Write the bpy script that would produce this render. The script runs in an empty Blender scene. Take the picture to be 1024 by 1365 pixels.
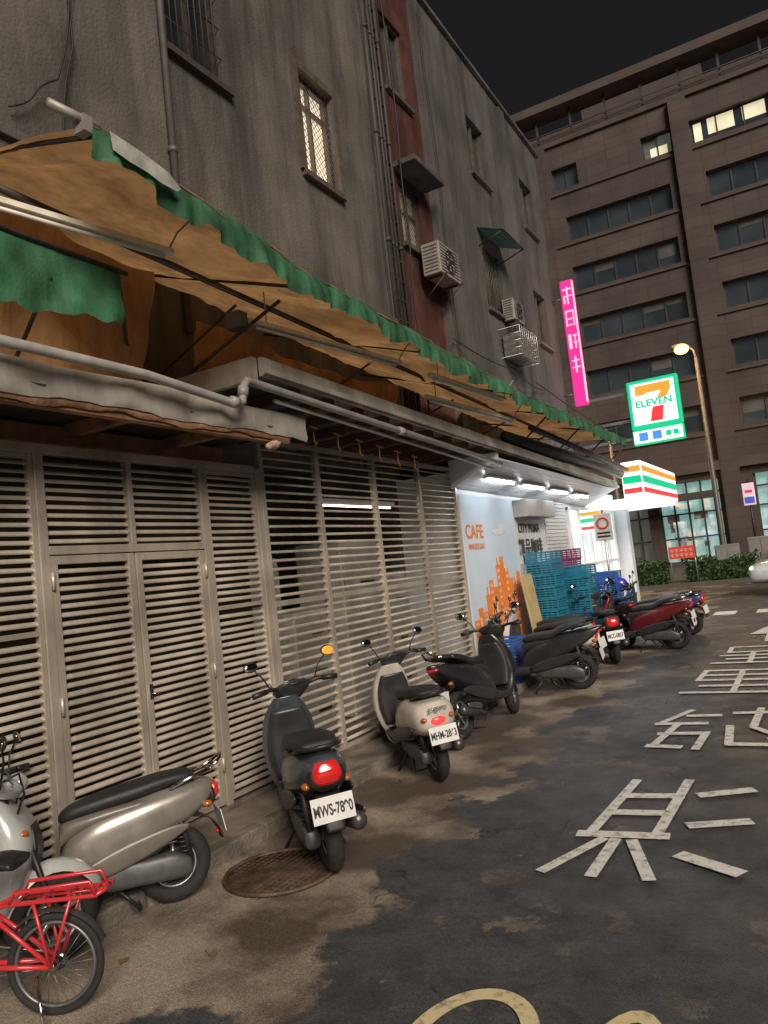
import bpy, math, random, bmesh
from mathutils import Vector, Matrix, Euler
random.seed(7)
sc=bpy.context.scene; COL=sc.collection
# ---------------------------------------------------------------- materials
MATS={}
def M(name,c,r=.5,m=0.,var=.15,scale=6.,bump=0.,bs=60.,emit=None,es=0.,coat=0.,streak=0.,trans=0.,sscale=1.):
    if name in MATS: return MATS[name]
    mt=bpy.data.materials.new(name); mt.use_nodes=True
    nt=mt.node_tree; N=nt.nodes; L=nt.links
    b=N['Principled BSDF']; out=N['Material Output']
    tc=N.new('ShaderNodeTexCoord')
    nz=N.new('ShaderNodeTexNoise'); nz.inputs['Scale'].default_value=scale; nz.inputs['Detail'].default_value=4
    L.new(tc.outputs['Object'],nz.inputs['Vector'])
    mr=N.new('ShaderNodeMapRange'); mr.inputs[1].default_value=.3; mr.inputs[2].default_value=.7
    L.new(nz.outputs['Fac'],mr.inputs[0])
    mx=N.new('ShaderNodeMix'); mx.data_type='RGBA'
    mx.inputs[6].default_value=[max(0,k*(1-var)) for k in c[:3]]+[1]
    mx.inputs[7].default_value=[min(1,k*(1+var)) for k in c[:3]]+[1]
    L.new(mr.outputs[0],mx.inputs[0])
    last=mx.outputs[2]
    if streak>0:
        for (sx,sz,s0,lo,hi,am) in ((1.5*sscale,.16*sscale,1.3,.44,.66,streak),(5*sscale,.35*sscale,2.0,.5,.75,streak*.5),(.5,.45,1.6,.45,.7,streak*.6)):
            mp=N.new('ShaderNodeMapping'); mp.inputs['Scale'].default_value=(sx,sx,sz)
            L.new(tc.outputs['Object'],mp.inputs[0])
            n2=N.new('ShaderNodeTexNoise'); n2.inputs['Scale'].default_value=s0; n2.inputs['Detail'].default_value=6; n2.inputs['Roughness'].default_value=.68
            L.new(mp.outputs[0],n2.inputs['Vector'])
            m2=N.new('ShaderNodeMapRange'); m2.inputs[1].default_value=lo; m2.inputs[2].default_value=hi; m2.inputs[3].default_value=1; m2.inputs[4].default_value=1-am
            L.new(n2.outputs['Fac'],m2.inputs[0])
            mm=N.new('ShaderNodeMix'); mm.data_type='RGBA'; mm.blend_type='MULTIPLY'; mm.inputs[0].default_value=1
            L.new(last,mm.inputs[6]); L.new(m2.outputs[0],mm.inputs[7]); last=mm.outputs[2]
    L.new(last,b.inputs['Base Color'])
    b.inputs['Metallic'].default_value=m
    rr=N.new('ShaderNodeMapRange'); rr.inputs[3].default_value=max(.03,r*.8); rr.inputs[4].default_value=min(1,r*1.25)
    L.new(nz.outputs['Fac'],rr.inputs[0]); L.new(rr.outputs[0],b.inputs['Roughness'])
    if coat: b.inputs['Coat Weight'].default_value=coat; b.inputs['Coat Roughness'].default_value=.08
    if bump>0:
        n3=N.new('ShaderNodeTexNoise'); n3.inputs['Scale'].default_value=bs; n3.inputs['Detail'].default_value=3
        L.new(tc.outputs['Object'],n3.inputs['Vector'])
        bp=N.new('ShaderNodeBump'); bp.inputs['Strength'].default_value=bump; bp.inputs['Distance'].default_value=.02
        L.new(n3.outputs['Fac'],bp.inputs['Height']); L.new(bp.outputs[0],b.inputs['Normal'])
    if emit:
        b.inputs['Emission Color'].default_value=(*emit,1); b.inputs['Emission Strength'].default_value=es
    if trans>0:
        tr=N.new('ShaderNodeBsdfTranslucent'); L.new(last,tr.inputs['Color'])
        ms=N.new('ShaderNodeMixShader'); ms.inputs[0].default_value=trans
        L.new(b.outputs[0],ms.inputs[1]); L.new(tr.outputs[0],ms.inputs[2]); L.new(ms.outputs[0],out.inputs[0])
    MATS[name]=mt; return mt

def asphalt():
    mt=bpy.data.materials.new('asphalt'); mt.use_nodes=True; nt=mt.node_tree; N=nt.nodes; L=nt.links; b=N['Principled BSDF']
    tc=N.new('ShaderNodeTexCoord'); sp=N.new('ShaderNodeSeparateXYZ'); L.new(tc.outputs['Object'],sp.inputs[0])
    def noise(s,d=6,ro=.55):
        n=N.new('ShaderNodeTexNoise'); n.inputs['Scale'].default_value=s; n.inputs['Detail'].default_value=d; n.inputs['Roughness'].default_value=ro
        L.new(tc.outputs['Object'],n.inputs['Vector']); return n.outputs['Fac']
    def math_(op,a,b_=None,c=None):
        n=N.new('ShaderNodeMath'); n.operation=op
        for i,v in enumerate((a,b_,c)):
            if v is None: continue
            if isinstance(v,(int,float)): n.inputs[i].default_value=v
            else: L.new(v,n.inputs[i])
        return n.outputs[0]
    def mr(a,f0,f1,t0=0.,t1=1.):
        n=N.new('ShaderNodeMapRange'); n.inputs[1].default_value=f0;n.inputs[2].default_value=f1;n.inputs[3].default_value=t0;n.inputs[4].default_value=t1
        L.new(a,n.inputs[0]); return n.outputs[0]
    n1=noise(.9,8,.6); n2=noise(2.0,7,.6); n3=noise(130,3); n4=noise(5,7,.7); n5=noise(1.5,6); n6=noise(38,4,.7)
    e=math_('ADD',sp.outputs['X'],math_('MULTIPLY',math_('SUBTRACT',n1,.5),2.8))
    band=mr(e,-2.22,-2.14,1,0)
    isl=mr(n2,.580,.595); near=mr(sp.outputs['X'],-2.6,-.2,1,.35)
    isl=math_('MULTIPLY',isl,math_('MULTIPLY',near,.75))
    dirt=math_('MAXIMUM',band,isl)
    vo=N.new('ShaderNodeTexVoronoi'); vo.feature='DISTANCE_TO_EDGE'; vo.inputs['Scale'].default_value=.55
    wv=N.new('ShaderNodeVectorMath'); wv.operation='ADD'
    nc=N.new('ShaderNodeTexNoise'); nc.inputs['Scale'].default_value=3; nc.inputs['Detail'].default_value=6
    L.new(tc.outputs['Object'],nc.inputs['Vector']); L.new(tc.outputs['Object'],wv.inputs[0]); L.new(nc.outputs['Color'],wv.inputs[1]); L.new(wv.outputs[0],vo.inputs['Vector'])
    crack=math_('MULTIPLY',mr(vo.outputs['Distance'],.0,.008,1,0),mr(n5,.5,.6))
    dark=mr(n4,.35,.7)
    c1=N.new('ShaderNodeMix'); c1.data_type='RGBA'; c1.inputs[6].default_value=(.042,.044,.050,1); c1.inputs[7].default_value=(.092,.095,.102,1); L.new(dark,c1.inputs[0])
    c2=N.new('ShaderNodeMix'); c2.data_type='RGBA'; c2.inputs[6].default_value=(.10,.078,.062,1); c2.inputs[7].default_value=(.36,.30,.235,1)
    pale=math_('ADD',n5,mr(sp.outputs['Y'],1.5,4.2,.09,-.02)); L.new(mr(pale,.44,.62,0,1),c2.inputs[0])
    c3=N.new('ShaderNodeMix'); c3.data_type='RGBA'; L.new(dirt,c3.inputs[0]); L.new(c1.outputs[2],c3.inputs[6]); L.new(c2.outputs[2],c3.inputs[7])
    c4=N.new('ShaderNodeMix'); c4.data_type='RGBA'; c4.blend_type='MULTIPLY'; c4.inputs[0].default_value=1; L.new(c3.outputs[2],c4.inputs[6]); L.new(math_('MULTIPLY',mr(n3,.3,.75,.45,1.65),mr(n6,.3,.7,.72,1.22)),c4.inputs[7])
    c5=N.new('ShaderNodeMix'); c5.data_type='RGBA'; L.new(crack,c5.inputs[0]); L.new(c4.outputs[2],c5.inputs[6]); c5.inputs[7].default_value=(.012,.011,.01,1)
    L.new(c5.outputs[2],b.inputs['Base Color'])
    L.new(mr(n1,.38,.62,.27,.66),b.inputs['Roughness'])
    bp=N.new('ShaderNodeBump'); bp.inputs['Strength'].default_value=.5; bp.inputs['Distance'].default_value=.01
    L.new(math_('ADD',math_('ADD',n3,math_('MULTIPLY',dirt,-.4)),math_('MULTIPLY',crack,-1.5)),bp.inputs['Height']); L.new(bp.outputs[0],b.inputs['Normal'])
    return mt
def paint_mat(name,c):
    mt=bpy.data.materials.new(name); mt.use_nodes=True; nt=mt.node_tree; N=nt.nodes; L=nt.links; b=N['Principled BSDF']
    tc=N.new('ShaderNodeTexCoord')
    n=N.new('ShaderNodeTexNoise'); n.inputs['Scale'].default_value=16; n.inputs['Detail'].default_value=8; n.inputs['Roughness'].default_value=.78
    L.new(tc.outputs['Object'],n.inputs['Vector'])
    mr=N.new('ShaderNodeMapRange'); mr.inputs[1].default_value=.35; mr.inputs[2].default_value=.50; L.new(n.outputs['Fac'],mr.inputs[0])
    mx=N.new('ShaderNodeMix'); mx.data_type='RGBA'; mx.inputs[6].default_value=(.17,.165,.155,1); mx.inputs[7].default_value=(*c,1); L.new(mr.outputs[0],mx.inputs[0])
    L.new(mx.outputs[2],b.inputs['Base Color']); b.inputs['Roughness'].default_value=.6
    return mt
def tile_mat(name,c1,c2,mortar,axis='X',sc_=1.2,bw=.5,bh=.25):
    mt=bpy.data.materials.new(name); mt.use_nodes=True; nt=mt.node_tree; N=nt.nodes; L=nt.links; b=N['Principled BSDF']
    tc=N.new('ShaderNodeTexCoord'); sp=N.new('ShaderNodeSeparateXYZ'); cb=N.new('ShaderNodeCombineXYZ')
    L.new(tc.outputs['Object'],sp.inputs[0]); L.new(sp.outputs[axis],cb.inputs[0]); L.new(sp.outputs['Z'],cb.inputs[1])
    br=N.new('ShaderNodeTexBrick'); br.inputs['Scale'].default_value=sc_; br.inputs['Brick Width'].default_value=bw; br.inputs['Row Height'].default_value=bh
    br.inputs['Mortar Size'].default_value=.016; br.offset=0
    br.inputs['Color1'].default_value=(*c1,1); br.inputs['Color2'].default_value=(*c2,1); br.inputs['Mortar'].default_value=(*mortar,1)
    L.new(cb.outputs[0],br.inputs['Vector'])
    n=N.new('ShaderNodeTexNoise'); n.inputs['Scale'].default_value=.35; n.inputs['Detail'].default_value=7; L.new(tc.outputs['Object'],n.inputs['Vector'])
    mr=N.new('ShaderNodeMapRange'); mr.inputs[1].default_value=.3; mr.inputs[2].default_value=.7; mr.inputs[3].default_value=.6; mr.inputs[4].default_value=1.2; L.new(n.outputs['Fac'],mr.inputs[0])
    mm=N.new('ShaderNodeMix'); mm.data_type='RGBA'; mm.blend_type='MULTIPLY'; mm.inputs[0].default_value=1
    L.new(br.outputs['Color'],mm.inputs[6]); L.new(mr.outputs[0],mm.inputs[7]); L.new(mm.outputs[2],b.inputs['Base Color']); b.inputs['Roughness'].default_value=.7
    return mt

# ---------------------------------------------------------------- mesh builder
def V(*a): return Vector(a)
class MB:
    def __init__(s): s.v=[];s.f=[];s.m=[];s.s=[]
    def add(s,vs,fs,m=0,sm=False):
        o=len(s.v); s.v+= [tuple(p) for p in vs]
        for f in fs: s.f.append([i+o for i in f]); s.m.append(m); s.s.append(sm)
    def box(s,x0,x1,y0,y1,z0,z1,m=0):
        s.hexa([(x0,y0,z0),(x1,y0,z0),(x1,y1,z0),(x0,y1,z0),(x0,y0,z1),(x1,y0,z1),(x1,y1,z1),(x0,y1,z1)],m)
    def hexa(s,p,m=0):
        s.add(p,[(0,3,2,1),(4,5,6,7),(0,1,5,4),(1,2,6,5),(2,3,7,6),(3,0,4,7)],m)
    def obox(s,c,size,rot,m=0):
        R=rot.to_matrix() if hasattr(rot,'to_matrix') else rot
        hx,hy,hz=[k/2 for k in size]; c=Vector(c)
        s.hexa([c+R@V(a,b,d) for a,b,d in ((-hx,-hy,-hz),(hx,-hy,-hz),(hx,hy,-hz),(-hx,hy,-hz),(-hx,-hy,hz),(hx,-hy,hz),(hx,hy,hz),(-hx,hy,hz))],m)
    def quad(s,a,b,c,d,m=0): s.add([a,b,c,d],[(0,1,2,3)],m)
    def tube(s,pts,r,n=8,m=0,cap=True):
        pts=[Vector(p) for p in pts]; rs=r if isinstance(r,(list,tuple)) else [r]*len(pts)
        vs=[];fs=[]; up=None
        for i,p in enumerate(pts):
            t=(pts[min(i+1,len(pts)-1)]-pts[max(i-1,0)]).normalized()
            if up is None: up=V(0,0,1) if abs(t.z)<.9 else V(1,0,0)
            a=t.cross(up)
            if a.length<1e-4: a=t.cross(V(0,1,0))
            a.normalize(); b=a.cross(t).normalized(); up=b
            for k in range(n):
                an=2*math.pi*k/n; vs.append(p+(a*math.cos(an)+b*math.sin(an))*rs[i])
        for i in range(len(pts)-1):
            for k in range(n):
                k2=(k+1)%n; fs.append((i*n+k,i*n+k2,(i+1)*n+k2,(i+1)*n+k))
        if cap: fs.append(tuple(range(n-1,-1,-1))); fs.append(tuple((len(pts)-1)*n+k for k in range(n)))
        s.add(vs,fs,m,True)
    def loft(s,secs,n=20,e=.75,k=4,m=0,yoff=0):
        P=[tuple(map(float,q)) for q in secs]; rows=[]
        for i in range(len(P)-1):
            p0=P[max(i-1,0)];p1=P[i];p2=P[i+1];p3=P[min(i+2,len(P)-1)]
            for j in range(k):
                t=j/k; rows.append([.5*((2*b)+(-a+c)*t+(2*a-5*b+4*c-d)*t*t+(-a+3*b-3*c+d)*t**3) for a,b,c,d in zip(p0,p1,p2,p3)])
        rows.append(list(P[-1])); vs=[];fs=[]
        for (x,z,ph,hw,hh) in rows:
            ph=math.radians(ph)
            for q in range(n):
                a=2*math.pi*q/n; ca,sa=math.cos(a),math.sin(a)
                yy=hw*math.copysign(abs(ca)**e,ca); vv=hh*math.copysign(abs(sa)**e,sa)
                vs.append((x-math.sin(ph)*vv, yy+yoff, z+math.cos(ph)*vv))
        R=len(rows)
        for i in range(R-1):
            for q in range(n):
                q2=(q+1)%n; fs.append((i*n+q,i*n+q2,(i+1)*n+q2,(i+1)*n+q))
        fs.append(tuple(range(n-1,-1,-1))); fs.append(tuple((R-1)*n+q for q in range(n)))
        s.add(vs,fs,m,True)
    def ell(s,c,r,m=0,n=16,h=10,rot=None):
        vs=[];fs=[]
        for i in range(h+1):
            th=math.pi*i/h
            for k in range(n):
                a=2*math.pi*k/n; p=V(r[0]*math.sin(th)*math.cos(a),r[1]*math.sin(th)*math.sin(a),r[2]*math.cos(th))
                if rot: p=rot.to_matrix()@p
                vs.append(p+Vector(c))
        for i in range(h):
            for k in range(n):
                k2=(k+1)%n; fs.append((i*n+k,(i+1)*n+k,(i+1)*n+k2,i*n+k2))
        s.add(vs,fs,m,True)
    def torus(s,c,R,r,m=0,n=32,k=10,axis='y',sx=1.):
        vs=[];fs=[]
        for i in range(n):
            a=2*math.pi*i/n
            for j in range(k):
                b=2*math.pi*j/k; rr=R+r*math.cos(b); w=r*math.sin(b)*sx
                if axis=='y': p=(c[0]+rr*math.cos(a),c[1]+w,c[2]+rr*math.sin(a))
                elif axis=='z': p=(c[0]+rr*math.cos(a),c[1]+rr*math.sin(a),c[2]+w)
                else: p=(c[0]+w,c[1]+rr*math.cos(a),c[2]+rr*math.sin(a))
                vs.append(p)
        for i in range(n):
            for j in range(k):
                i2=(i+1)%n;j2=(j+1)%k; fs.append((i*k+j,i*k+j2,i2*k+j2,i2*k+j))
        s.add(vs,fs,m,True)
    def build(s,name,mats,parent=None,bevel=0,recalc=True,loc=None):
        me=bpy.data.meshes.new(name); me.from_pydata(s.v,[],s.f)
        if not isinstance(mats,(list,tuple)): mats=[mats]
        for k in mats: me.materials.append(k)
        me.polygons.foreach_set('material_index',s.m); me.polygons.foreach_set('use_smooth',s.s)
        if recalc:
            bm=bmesh.new(); bm.from_mesh(me); bmesh.ops.remove_doubles(bm,verts=bm.verts,dist=1e-6); bmesh.ops.recalc_face_normals(bm,faces=bm.faces); bm.to_mesh(me); bm.free()
        me.update()
        o=bpy.data.objects.new(name,me); COL.objects.link(o)
        if parent: o.parent=parent
        if loc: o.location=loc
        if bevel:
            md=o.modifiers.new('b','BEVEL'); md.width=bevel; md.segments=2; md.limit_method='ANGLE'
        return o
def empty(name,label,cat,group=None,loc=(0,0,0),rot=(0,0,0),scale=1.):
    o=bpy.data.objects.new(name,None); COL.objects.link(o); o.empty_display_size=.2
    o.location=loc; o.rotation_euler=rot; o.scale=(scale,)*3
    tag(o,label,cat,group); return o
def tag(o,label,cat,group=None):
    o['label']=label; o['category']=cat
    if group: o['group']=group
    return o
def text(name,body,size,mat,loc,rot,parent=None,sx=1.,ext=.002,bold=0.):
    cu=bpy.data.curves.new('t','FONT'); cu.body=body; cu.size=size; cu.align_x='CENTER'; cu.align_y='CENTER'; cu.extrude=ext; cu.offset=bold
    t=bpy.data.objects.new('t',cu); COL.objects.link(t)
    dg=bpy.context.evaluated_depsgraph_get(); me=bpy.data.meshes.new_from_object(t.evaluated_get(dg))
    bpy.data.objects.remove(t); me.materials.clear(); me.materials.append(mat)
    o=bpy.data.objects.new(name,me); COL.objects.link(o); o.location=loc; o.rotation_euler=rot; o.scale=(sx,1,1)
    if parent: o.parent=parent
    return o
H=math.pi/2
FX=(H,0,H); FY=(H,0,0)

# ---------------------------------------------------------------- shared materials
steel=M('stainless',(.54,.48,.40),.34,.4,.22,3,.1,90,streak=.25)
steel2=M('slat steel',(.66,.585,.485),.34,.35,.28,2.5,streak=.35)
blk=M('black plastic',(.018,.018,.02),.42,0,.2,20)
rub=M('tyre rubber',(.02,.02,.02),.8,0,.3,30,.2,120)
alu=M('aluminium',(.45,.45,.46),.35,.8,.1,20)
chrome=M('chrome',(.6,.6,.6),.15,1,.05)
vinyl=M('seat vinyl',(.02,.02,.022),.5,0,.15,25,.15,150)
mirr=M('mirror glass',(.5,.5,.52),.05,1,.02)
redl=M('tail lamp red',(.5,.01,.01),.15,0,.1,30,emit=(1,.03,.02),es=.2,coat=1)
redon=M('tail lamp lit',(.7,.03,.03),.2,0,.1,30,emit=(1,.06,.06),es=1.2)
orl=M('indicator orange',(.4,.12,.02),.2,0,.1,30,coat=1)
orm=M('orange mirror',(.8,.3,.03),.3,0,.1,30,emit=(1,.45,.05),es=.4)
clearl=M('headlamp lens',(.6,.62,.65),.08,.3,.05,20,coat=1)
plw=M('plate white',(.70,.70,.69),.4,0,.08,10)
plk=M('plate ink',(.02,.02,.03),.5)
whitep=M('white paint',(.72,.72,.70),.4,0,.06,4)
cable=M('cable black',(.015,.015,.015),.6)

# ---------------------------------------------------------------- camera
cam=bpy.data.cameras.new('Camera'); co=bpy.data.objects.new('Camera',cam); COL.objects.link(co)
F=Vector((-.4878,.8695,.0793)).normalized(); R=F.cross(Vector((.134,-.0157,.991))).normalized(); U=R.cross(F)
co.matrix_world=Matrix((( R.x,U.x,-F.x,0),(R.y,U.y,-F.y,0),(R.z,U.z,-F.z,1.6),(0,0,0,1)))
cam.sensor_fit='VERTICAL'; cam.sensor_height=36; cam.lens=26.37; cam.clip_end=500; cam.clip_start=.05
sc.camera=co

# ---------------------------------------------------------------- world & light
w=bpy.data.worlds.new('World'); sc.world=w; w.use_nodes=True
bg=w.node_tree.nodes['Background']; bg.inputs[0].default_value=(.42,.40,.44,1); bg.inputs[1].default_value=.028
sl=bpy.data.lights.new('Sun','SUN'); sl.energy=3.7; sl.angle=math.radians(28); sl.color=(1,.88,.75)
so=bpy.data.objects.new('Sun',sl); COL.objects.link(so); so.rotation_euler=Vector((-.62,.58,-.52)).to_track_quat('-Z','Y').to_euler()
sc.view_settings.view_transform='Standard'; sc.view_settings.look='None'; sc.view_settings.exposure=0

# ---------------------------------------------------------------- ground
asp=asphalt()
mb=MB(); mb.quad((-150,-100,-.01),(150,-100,-.01),(150,200,-.01),(-150,200,-.01))
g=mb.build('ground',M('ground soil',(.06,.055,.05),.85,0,.3,.5)); g['kind']='structure'
mb=MB(); mb.quad((-3.25,-20,0),(7,-20,0),(7,18.2,0),(-3.25,18.2,0)); o=mb.build('road',asp); o['kind']='structure'
mb=MB(); mb.quad((-80,18.2,-.004),(80,18.2,-.004),(80,27,-.004),(-80,27,-.004)); o=mb.build('main_road',asp); o['kind']='structure'
pav=M('pavement concrete',(.19,.16,.13),.8,0,.45,3,.4,50)
mb=MB(); mb.box(-6,-3.36,-5,17.6,-.02,.09)
y=-5.
while y<17.6:
    y1=min(y+.98,17.6); z=.095+random.uniform(-.004,.004); mb.box(-3.36,-3.25+random.uniform(-.008,.008),y,y1-.012,-.02,z,1); y=y+.98
o=mb.build('pavement',[pav,M('kerb stone',(.15,.13,.11),.85,0,.5,6,.5,40)],bevel=.012); o['kind']='structure'
mb=MB(); mb.box(-80,80,27,43,-.02,.12); o=mb.build('far_pavement',M('far paving',(.10,.09,.08),.8,0,.2,2)); o['kind']='structure'

wp=paint_mat('road paint',(.74,.74,.71)); yp=paint_mat('road paint yellow',(.70,.60,.34))
def stroke(mb,a,b,wd):
    a=V(*a,.008);b=V(*b,.008); d=(b-a).normalized(); s=V(-d.y,d.x,0)
    wa=wd*(1.0 if abs(d.x)<abs(d.y) else 1.5)
    e=d*wd*.3
    mb.quad(a-e+s*wa/2,a-e-s*wa/2,b+e-s*wa/2,b+e+s*wa/2)
def char(strokes,wd=.064,label='worn white painted character on dark asphalt'):
    mb=MB()
    for a,b in strokes: stroke(mb,a,b,wd)
    for i in range(0,len(mb.v),4):
        for k in range(4): p=mb.v[i+k]; mb.v[i+k]=(p[0],p[1],p[2]+.0007*(i//4))
    o=mb.build('road_marking',wp); tag(o,label,'road marking','painted characters on the road'); return o
char([((-1.25,5.32),(-1.31,4.30)),((-.92,5.36),(-.955,4.30)),((-1.27,4.98),(-.92,5.03)),((-1.29,4.66),(-.94,4.70)),((-1.36,4.28),(-.90,4.33)),
      ((-1.22,4.22),(-1.41,3.74)),((-1.15,4.22),(-1.16,3.74)),((-1.06,4.22),(-.89,3.76)),
      ((-.81,5.05),(-.53,5.2)),((-.80,4.51),(-.51,4.63)),((-.79,4.08),(-.51,3.92))])
char([((-1.18,7.55),(-1.38,7.0)),((-1.40,6.98),(-1.0,7.02)),((-1.18,7.3),(-.92,7.33)),((-1.22,7.0),(-1.30,6.3)),((-1.32,6.62),(-.95,6.66)),((-.96,6.68),(-.98,6.15)),((-1.34,6.22),(-1.1,6.2)),
      ((-.80,7.4),(-.40,7.45)),((-.60,7.6),(-.62,6.9)),((-.80,6.9),(-.76,6.3)),((-.76,6.3),(-.42,6.3)),((-.42,6.3),(-.38,6.7)),((-.62,6.85),(-.45,6.6))])
char([((-1.32,9.75),(-.45,9.75)),((-1.30,9.75),(-1.32,9.1)),((-.47,9.75),(-.49,9.1)),((-1.30,9.42),(-.50,9.42)),((-1.32,9.1),(-.48,9.1)),((-.90,9.75),(-.90,8.4)),((-1.25,8.75),(-.55,8.75)),((-1.40,8.38),(-.42,8.38))])
char([((-1.18,11.7),(-.55,11.7)),((-1.18,11.7),(-1.18,11.2)),((-.57,11.7),(-.57,11.2)),((-1.18,11.2),(-.57,11.2)),((-1.25,10.9),(-.5,10.9)),((-.87,11.15),(-.87,10.3)),((-1.15,10.6),(-.6,10.6)),((-1.3,10.28),(-.45,10.28))])
def arc(cx,cy,rx,ry,a0,a1,wd,mat,label):
    mb=MB(); k=32
    for i in range(k):
        p=[]
        for a in (a0+(a1-a0)*i/k,a0+(a1-a0)*(i+1)/k):
            a=math.radians(a); p.append(((cx+rx*math.cos(a),cy+ry*math.sin(a),.008),(cx+(rx-wd)*math.cos(a),cy+(ry-wd*1.1)*math.sin(a),.008)))
        mb.quad(p[0][0],p[0][1],p[1][1],p[1][0])
    o=mb.build('road_marking',mat); tag(o,label,'road marking','painted characters on the road')
arc(-1.22,2.34,.23,.34,-60,178,.065,yp,'yellowish painted speed numeral on asphalt')
arc(-.72,1.98,.19,.73,0,360,.065,yp,'yellowish painted zero numeral on asphalt')
mb=MB(); mb.add([(-1.05,13.1,.008),(-.4,13.1,.008),(-.72,14.6,.008)],[(0,1,2)]); mb.quad((-.8,12.2,.008),(-.65,12.2,.008),(-.65,13.1,.008),(-.8,13.1,.008))
tag(mb.build('road_marking',wp),'white painted arrow on the lane','road marking')
for i,x in enumerate([-2.75,-1.95,-1.15,-.3,.5]):
    mb=MB(); mb.quad((x,16.5,.008),(x+.42,16.5,.008),(x+.42,17.2,.008),(x,17.2,.008)); tag(mb.build('crossing_stripe',wp),'white crossing stripe on asphalt','road marking','crossing stripes')
mb=MB(); mb.tube([(0,0,0),(0,0,.012)],.31,48,0); mb.torus((0,0,.012),.31,.012,0,48,6,'z')
for i in range(-7,8):
    hw=math.sqrt(max(0,.28**2-(i*.038)**2))
    if hw>.03:
        for j in range(-7,8):
            if abs(j*.038)<hw: mb.box(j*.038-.011,j*.038+.011,i*.038-.011,i*.038+.011,.012,.017)
o=mb.build('manhole_cover',M('cast iron',(.10,.065,.045),.6,.3,.5,9,.3,80),loc=(-2.8,3.38,.002)); tag(o,'round rusty iron manhole cover set in the road','manhole cover')
rnd=random.Random(3)
for i in range(9):
    x=rnd.uniform(-3.2,-2.2) if i<7 else rnd.uniform(-1.5,-.6); y=rnd.uniform(2.2,7.5); mb=MB(); s=rnd.uniform(.012,.03); a=rnd.uniform(0,3)
    mb.add([(-s,-s*.5,0),(s,-s*.4,.006),(s*.8,s*.5,.002),(-s*.7,s*.6,.010)],[(0,1,2,3)])
    o=mb.build('fallen_leaf',M('dry leaf',(.22,.12,.06),.8,0,.4,20),recalc=False,loc=(x,y,.009)); o.rotation_euler=(0,0,a); tag(o,'small brown dry leaf lying on the asphalt','litter','leaves on the road')  # each quad is one dry brown leaf

# ---------------------------------------------------------------- left building
stucco=M('stained stucco',(.130,.116,.104),.9,0,.25,1.3,.45,35,streak=.55)
stucco2=M('stained stucco dark',(.100,.094,.090),.9,0,.25,1.1,.45,35,streak=.5)
redw=M('red brown tile',(.085,.028,.022),.7,0,.3,3,.2,40,streak=.6)
frame=M('window frame',(.13,.11,.09),.5,.3,.2,8)
glassd=M('dark glass',(.02,.022,.026),.12,0,.3,2)
glassl=M('lit glass',(.6,.5,.35),.4,0,.3,3,emit=(1.,.86,.64),es=.75)
def splits(a0,a1,hs,i):
    s={a0,a1}
    for h in hs:
        for k in (h[i],h[i+1]):
            if a0<k<a1: s.add(k)
    return sorted(s)
def wallgrid(mb,u0,u1,z0,z1,holes,f,depth,m=0):
    us=splits(u0,u1,holes,0); zs=splits(z0,z1,holes,2)
    for i in range(len(us)-1):
        for j in range(len(zs)-1):
            cu=(us[i]+us[i+1])/2; cz=(zs[j]+zs[j+1])/2
            if any(h[0]<cu<h[1] and h[2]<cz<h[3] for h in holes): continue
            mb.quad(f(us[i],zs[j],0),f(us[i+1],zs[j],0),f(us[i+1],zs[j+1],0),f(us[i],zs[j+1],0),m)
    for (a,b,c,d) in holes:
        for p,q in (((a,c),(b,c)),((b,c),(b,d)),((b,d),(a,d)),((a,d),(a,c))):
            mb.quad(f(*p,0),f(*q,0),f(*q,depth),f(*p,depth),m)
def mbox(mb,f,u0,u1,z0,z1,d0,d1,m=0):
    mb.hexa([f(u0,z0,d0),f(u1,z0,d0),f(u1,z0,d1),f(u0,z0,d1),f(u0,z1,d0),f(u1,z1,d0),f(u1,z1,d1),f(u0,z1,d1)],m)
def window(parent,f,a,b,c,d,depth,nm=2,glass=glassd,sill=True,grille=None,fw=.04,frm=None,trans=0):
    root=MB()
    for (p,q,r,s) in ((a,b,c,c+fw),(a,b,d-fw,d),(a,a+fw,c+fw,d-fw),(b-fw,b,c+fw,d-fw)): mbox(root,f,p,q,r,s,depth-.07,depth-.002)
    for i in range(1,nm):
        x=a+(b-a)*i/nm; mbox(root,f,x-fw*.45,x+fw*.45,c+fw,d-fw,depth-.06,depth-.003)
    if trans: mbox(root,f,a+fw,b-fw,c+(d-c)*trans-fw*.4,c+(d-c)*trans+fw*.4,depth-.058,depth-.004)
    if sill:
        mbox(root,f,a-.06,b+.06,c-.07,c-.002,-.07,.05)
        if sill==2: 
            mbox(root,f,a-.10,a-.002,c,d+.1,-.05,.02); mbox(root,f,b+.002,b+.10,c,d+.1,-.05,.02); mbox(root,f,a-.002,b+.002,d+.002,d+.1,-.05,.02)
    w_=root.build('window',frm or frame,parent)
    gm=MB(); gm.quad(f(a,c,depth),f(b,c,depth),f(b,d,depth),f(a,d,depth)); gm.build('pane',glass,w_)
    if grille:
        gr=MB()
        if grille=='diamond':
            st=.085; W=b-a;Hh=d-c
            for s_ in (1,-1):
                t=-Hh
                while t<W:
                    v0=max(0,-t); v1=min(Hh,W-t)
                    if v1>v0:
                        if s_==1: p,q=(a+t+v0,c+v0),(a+t+v1,c+v1)
                        else: p,q=(b-t-v0,c+v0),(b-t-v1,c+v1)
                        gr.tube([f(*p,.045),f(*q,.045)],.0035,4)
                    t+=st
        else:
            x=a
            while x<=b+.001: gr.tube([f(x,c,.02),f(x,d,.02)],.007,5); x+=.09
            zz=c
            while zz<=d+.001: gr.tube([f(a,zz,.02),f(b,zz,.02)],.006,5); zz+=(d-c)/4
        gr.build('grille',frm or frame,w_)
    return w_
X0=-4.6
fL=lambda u,z,d:(X0-d,u,z)
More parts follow.
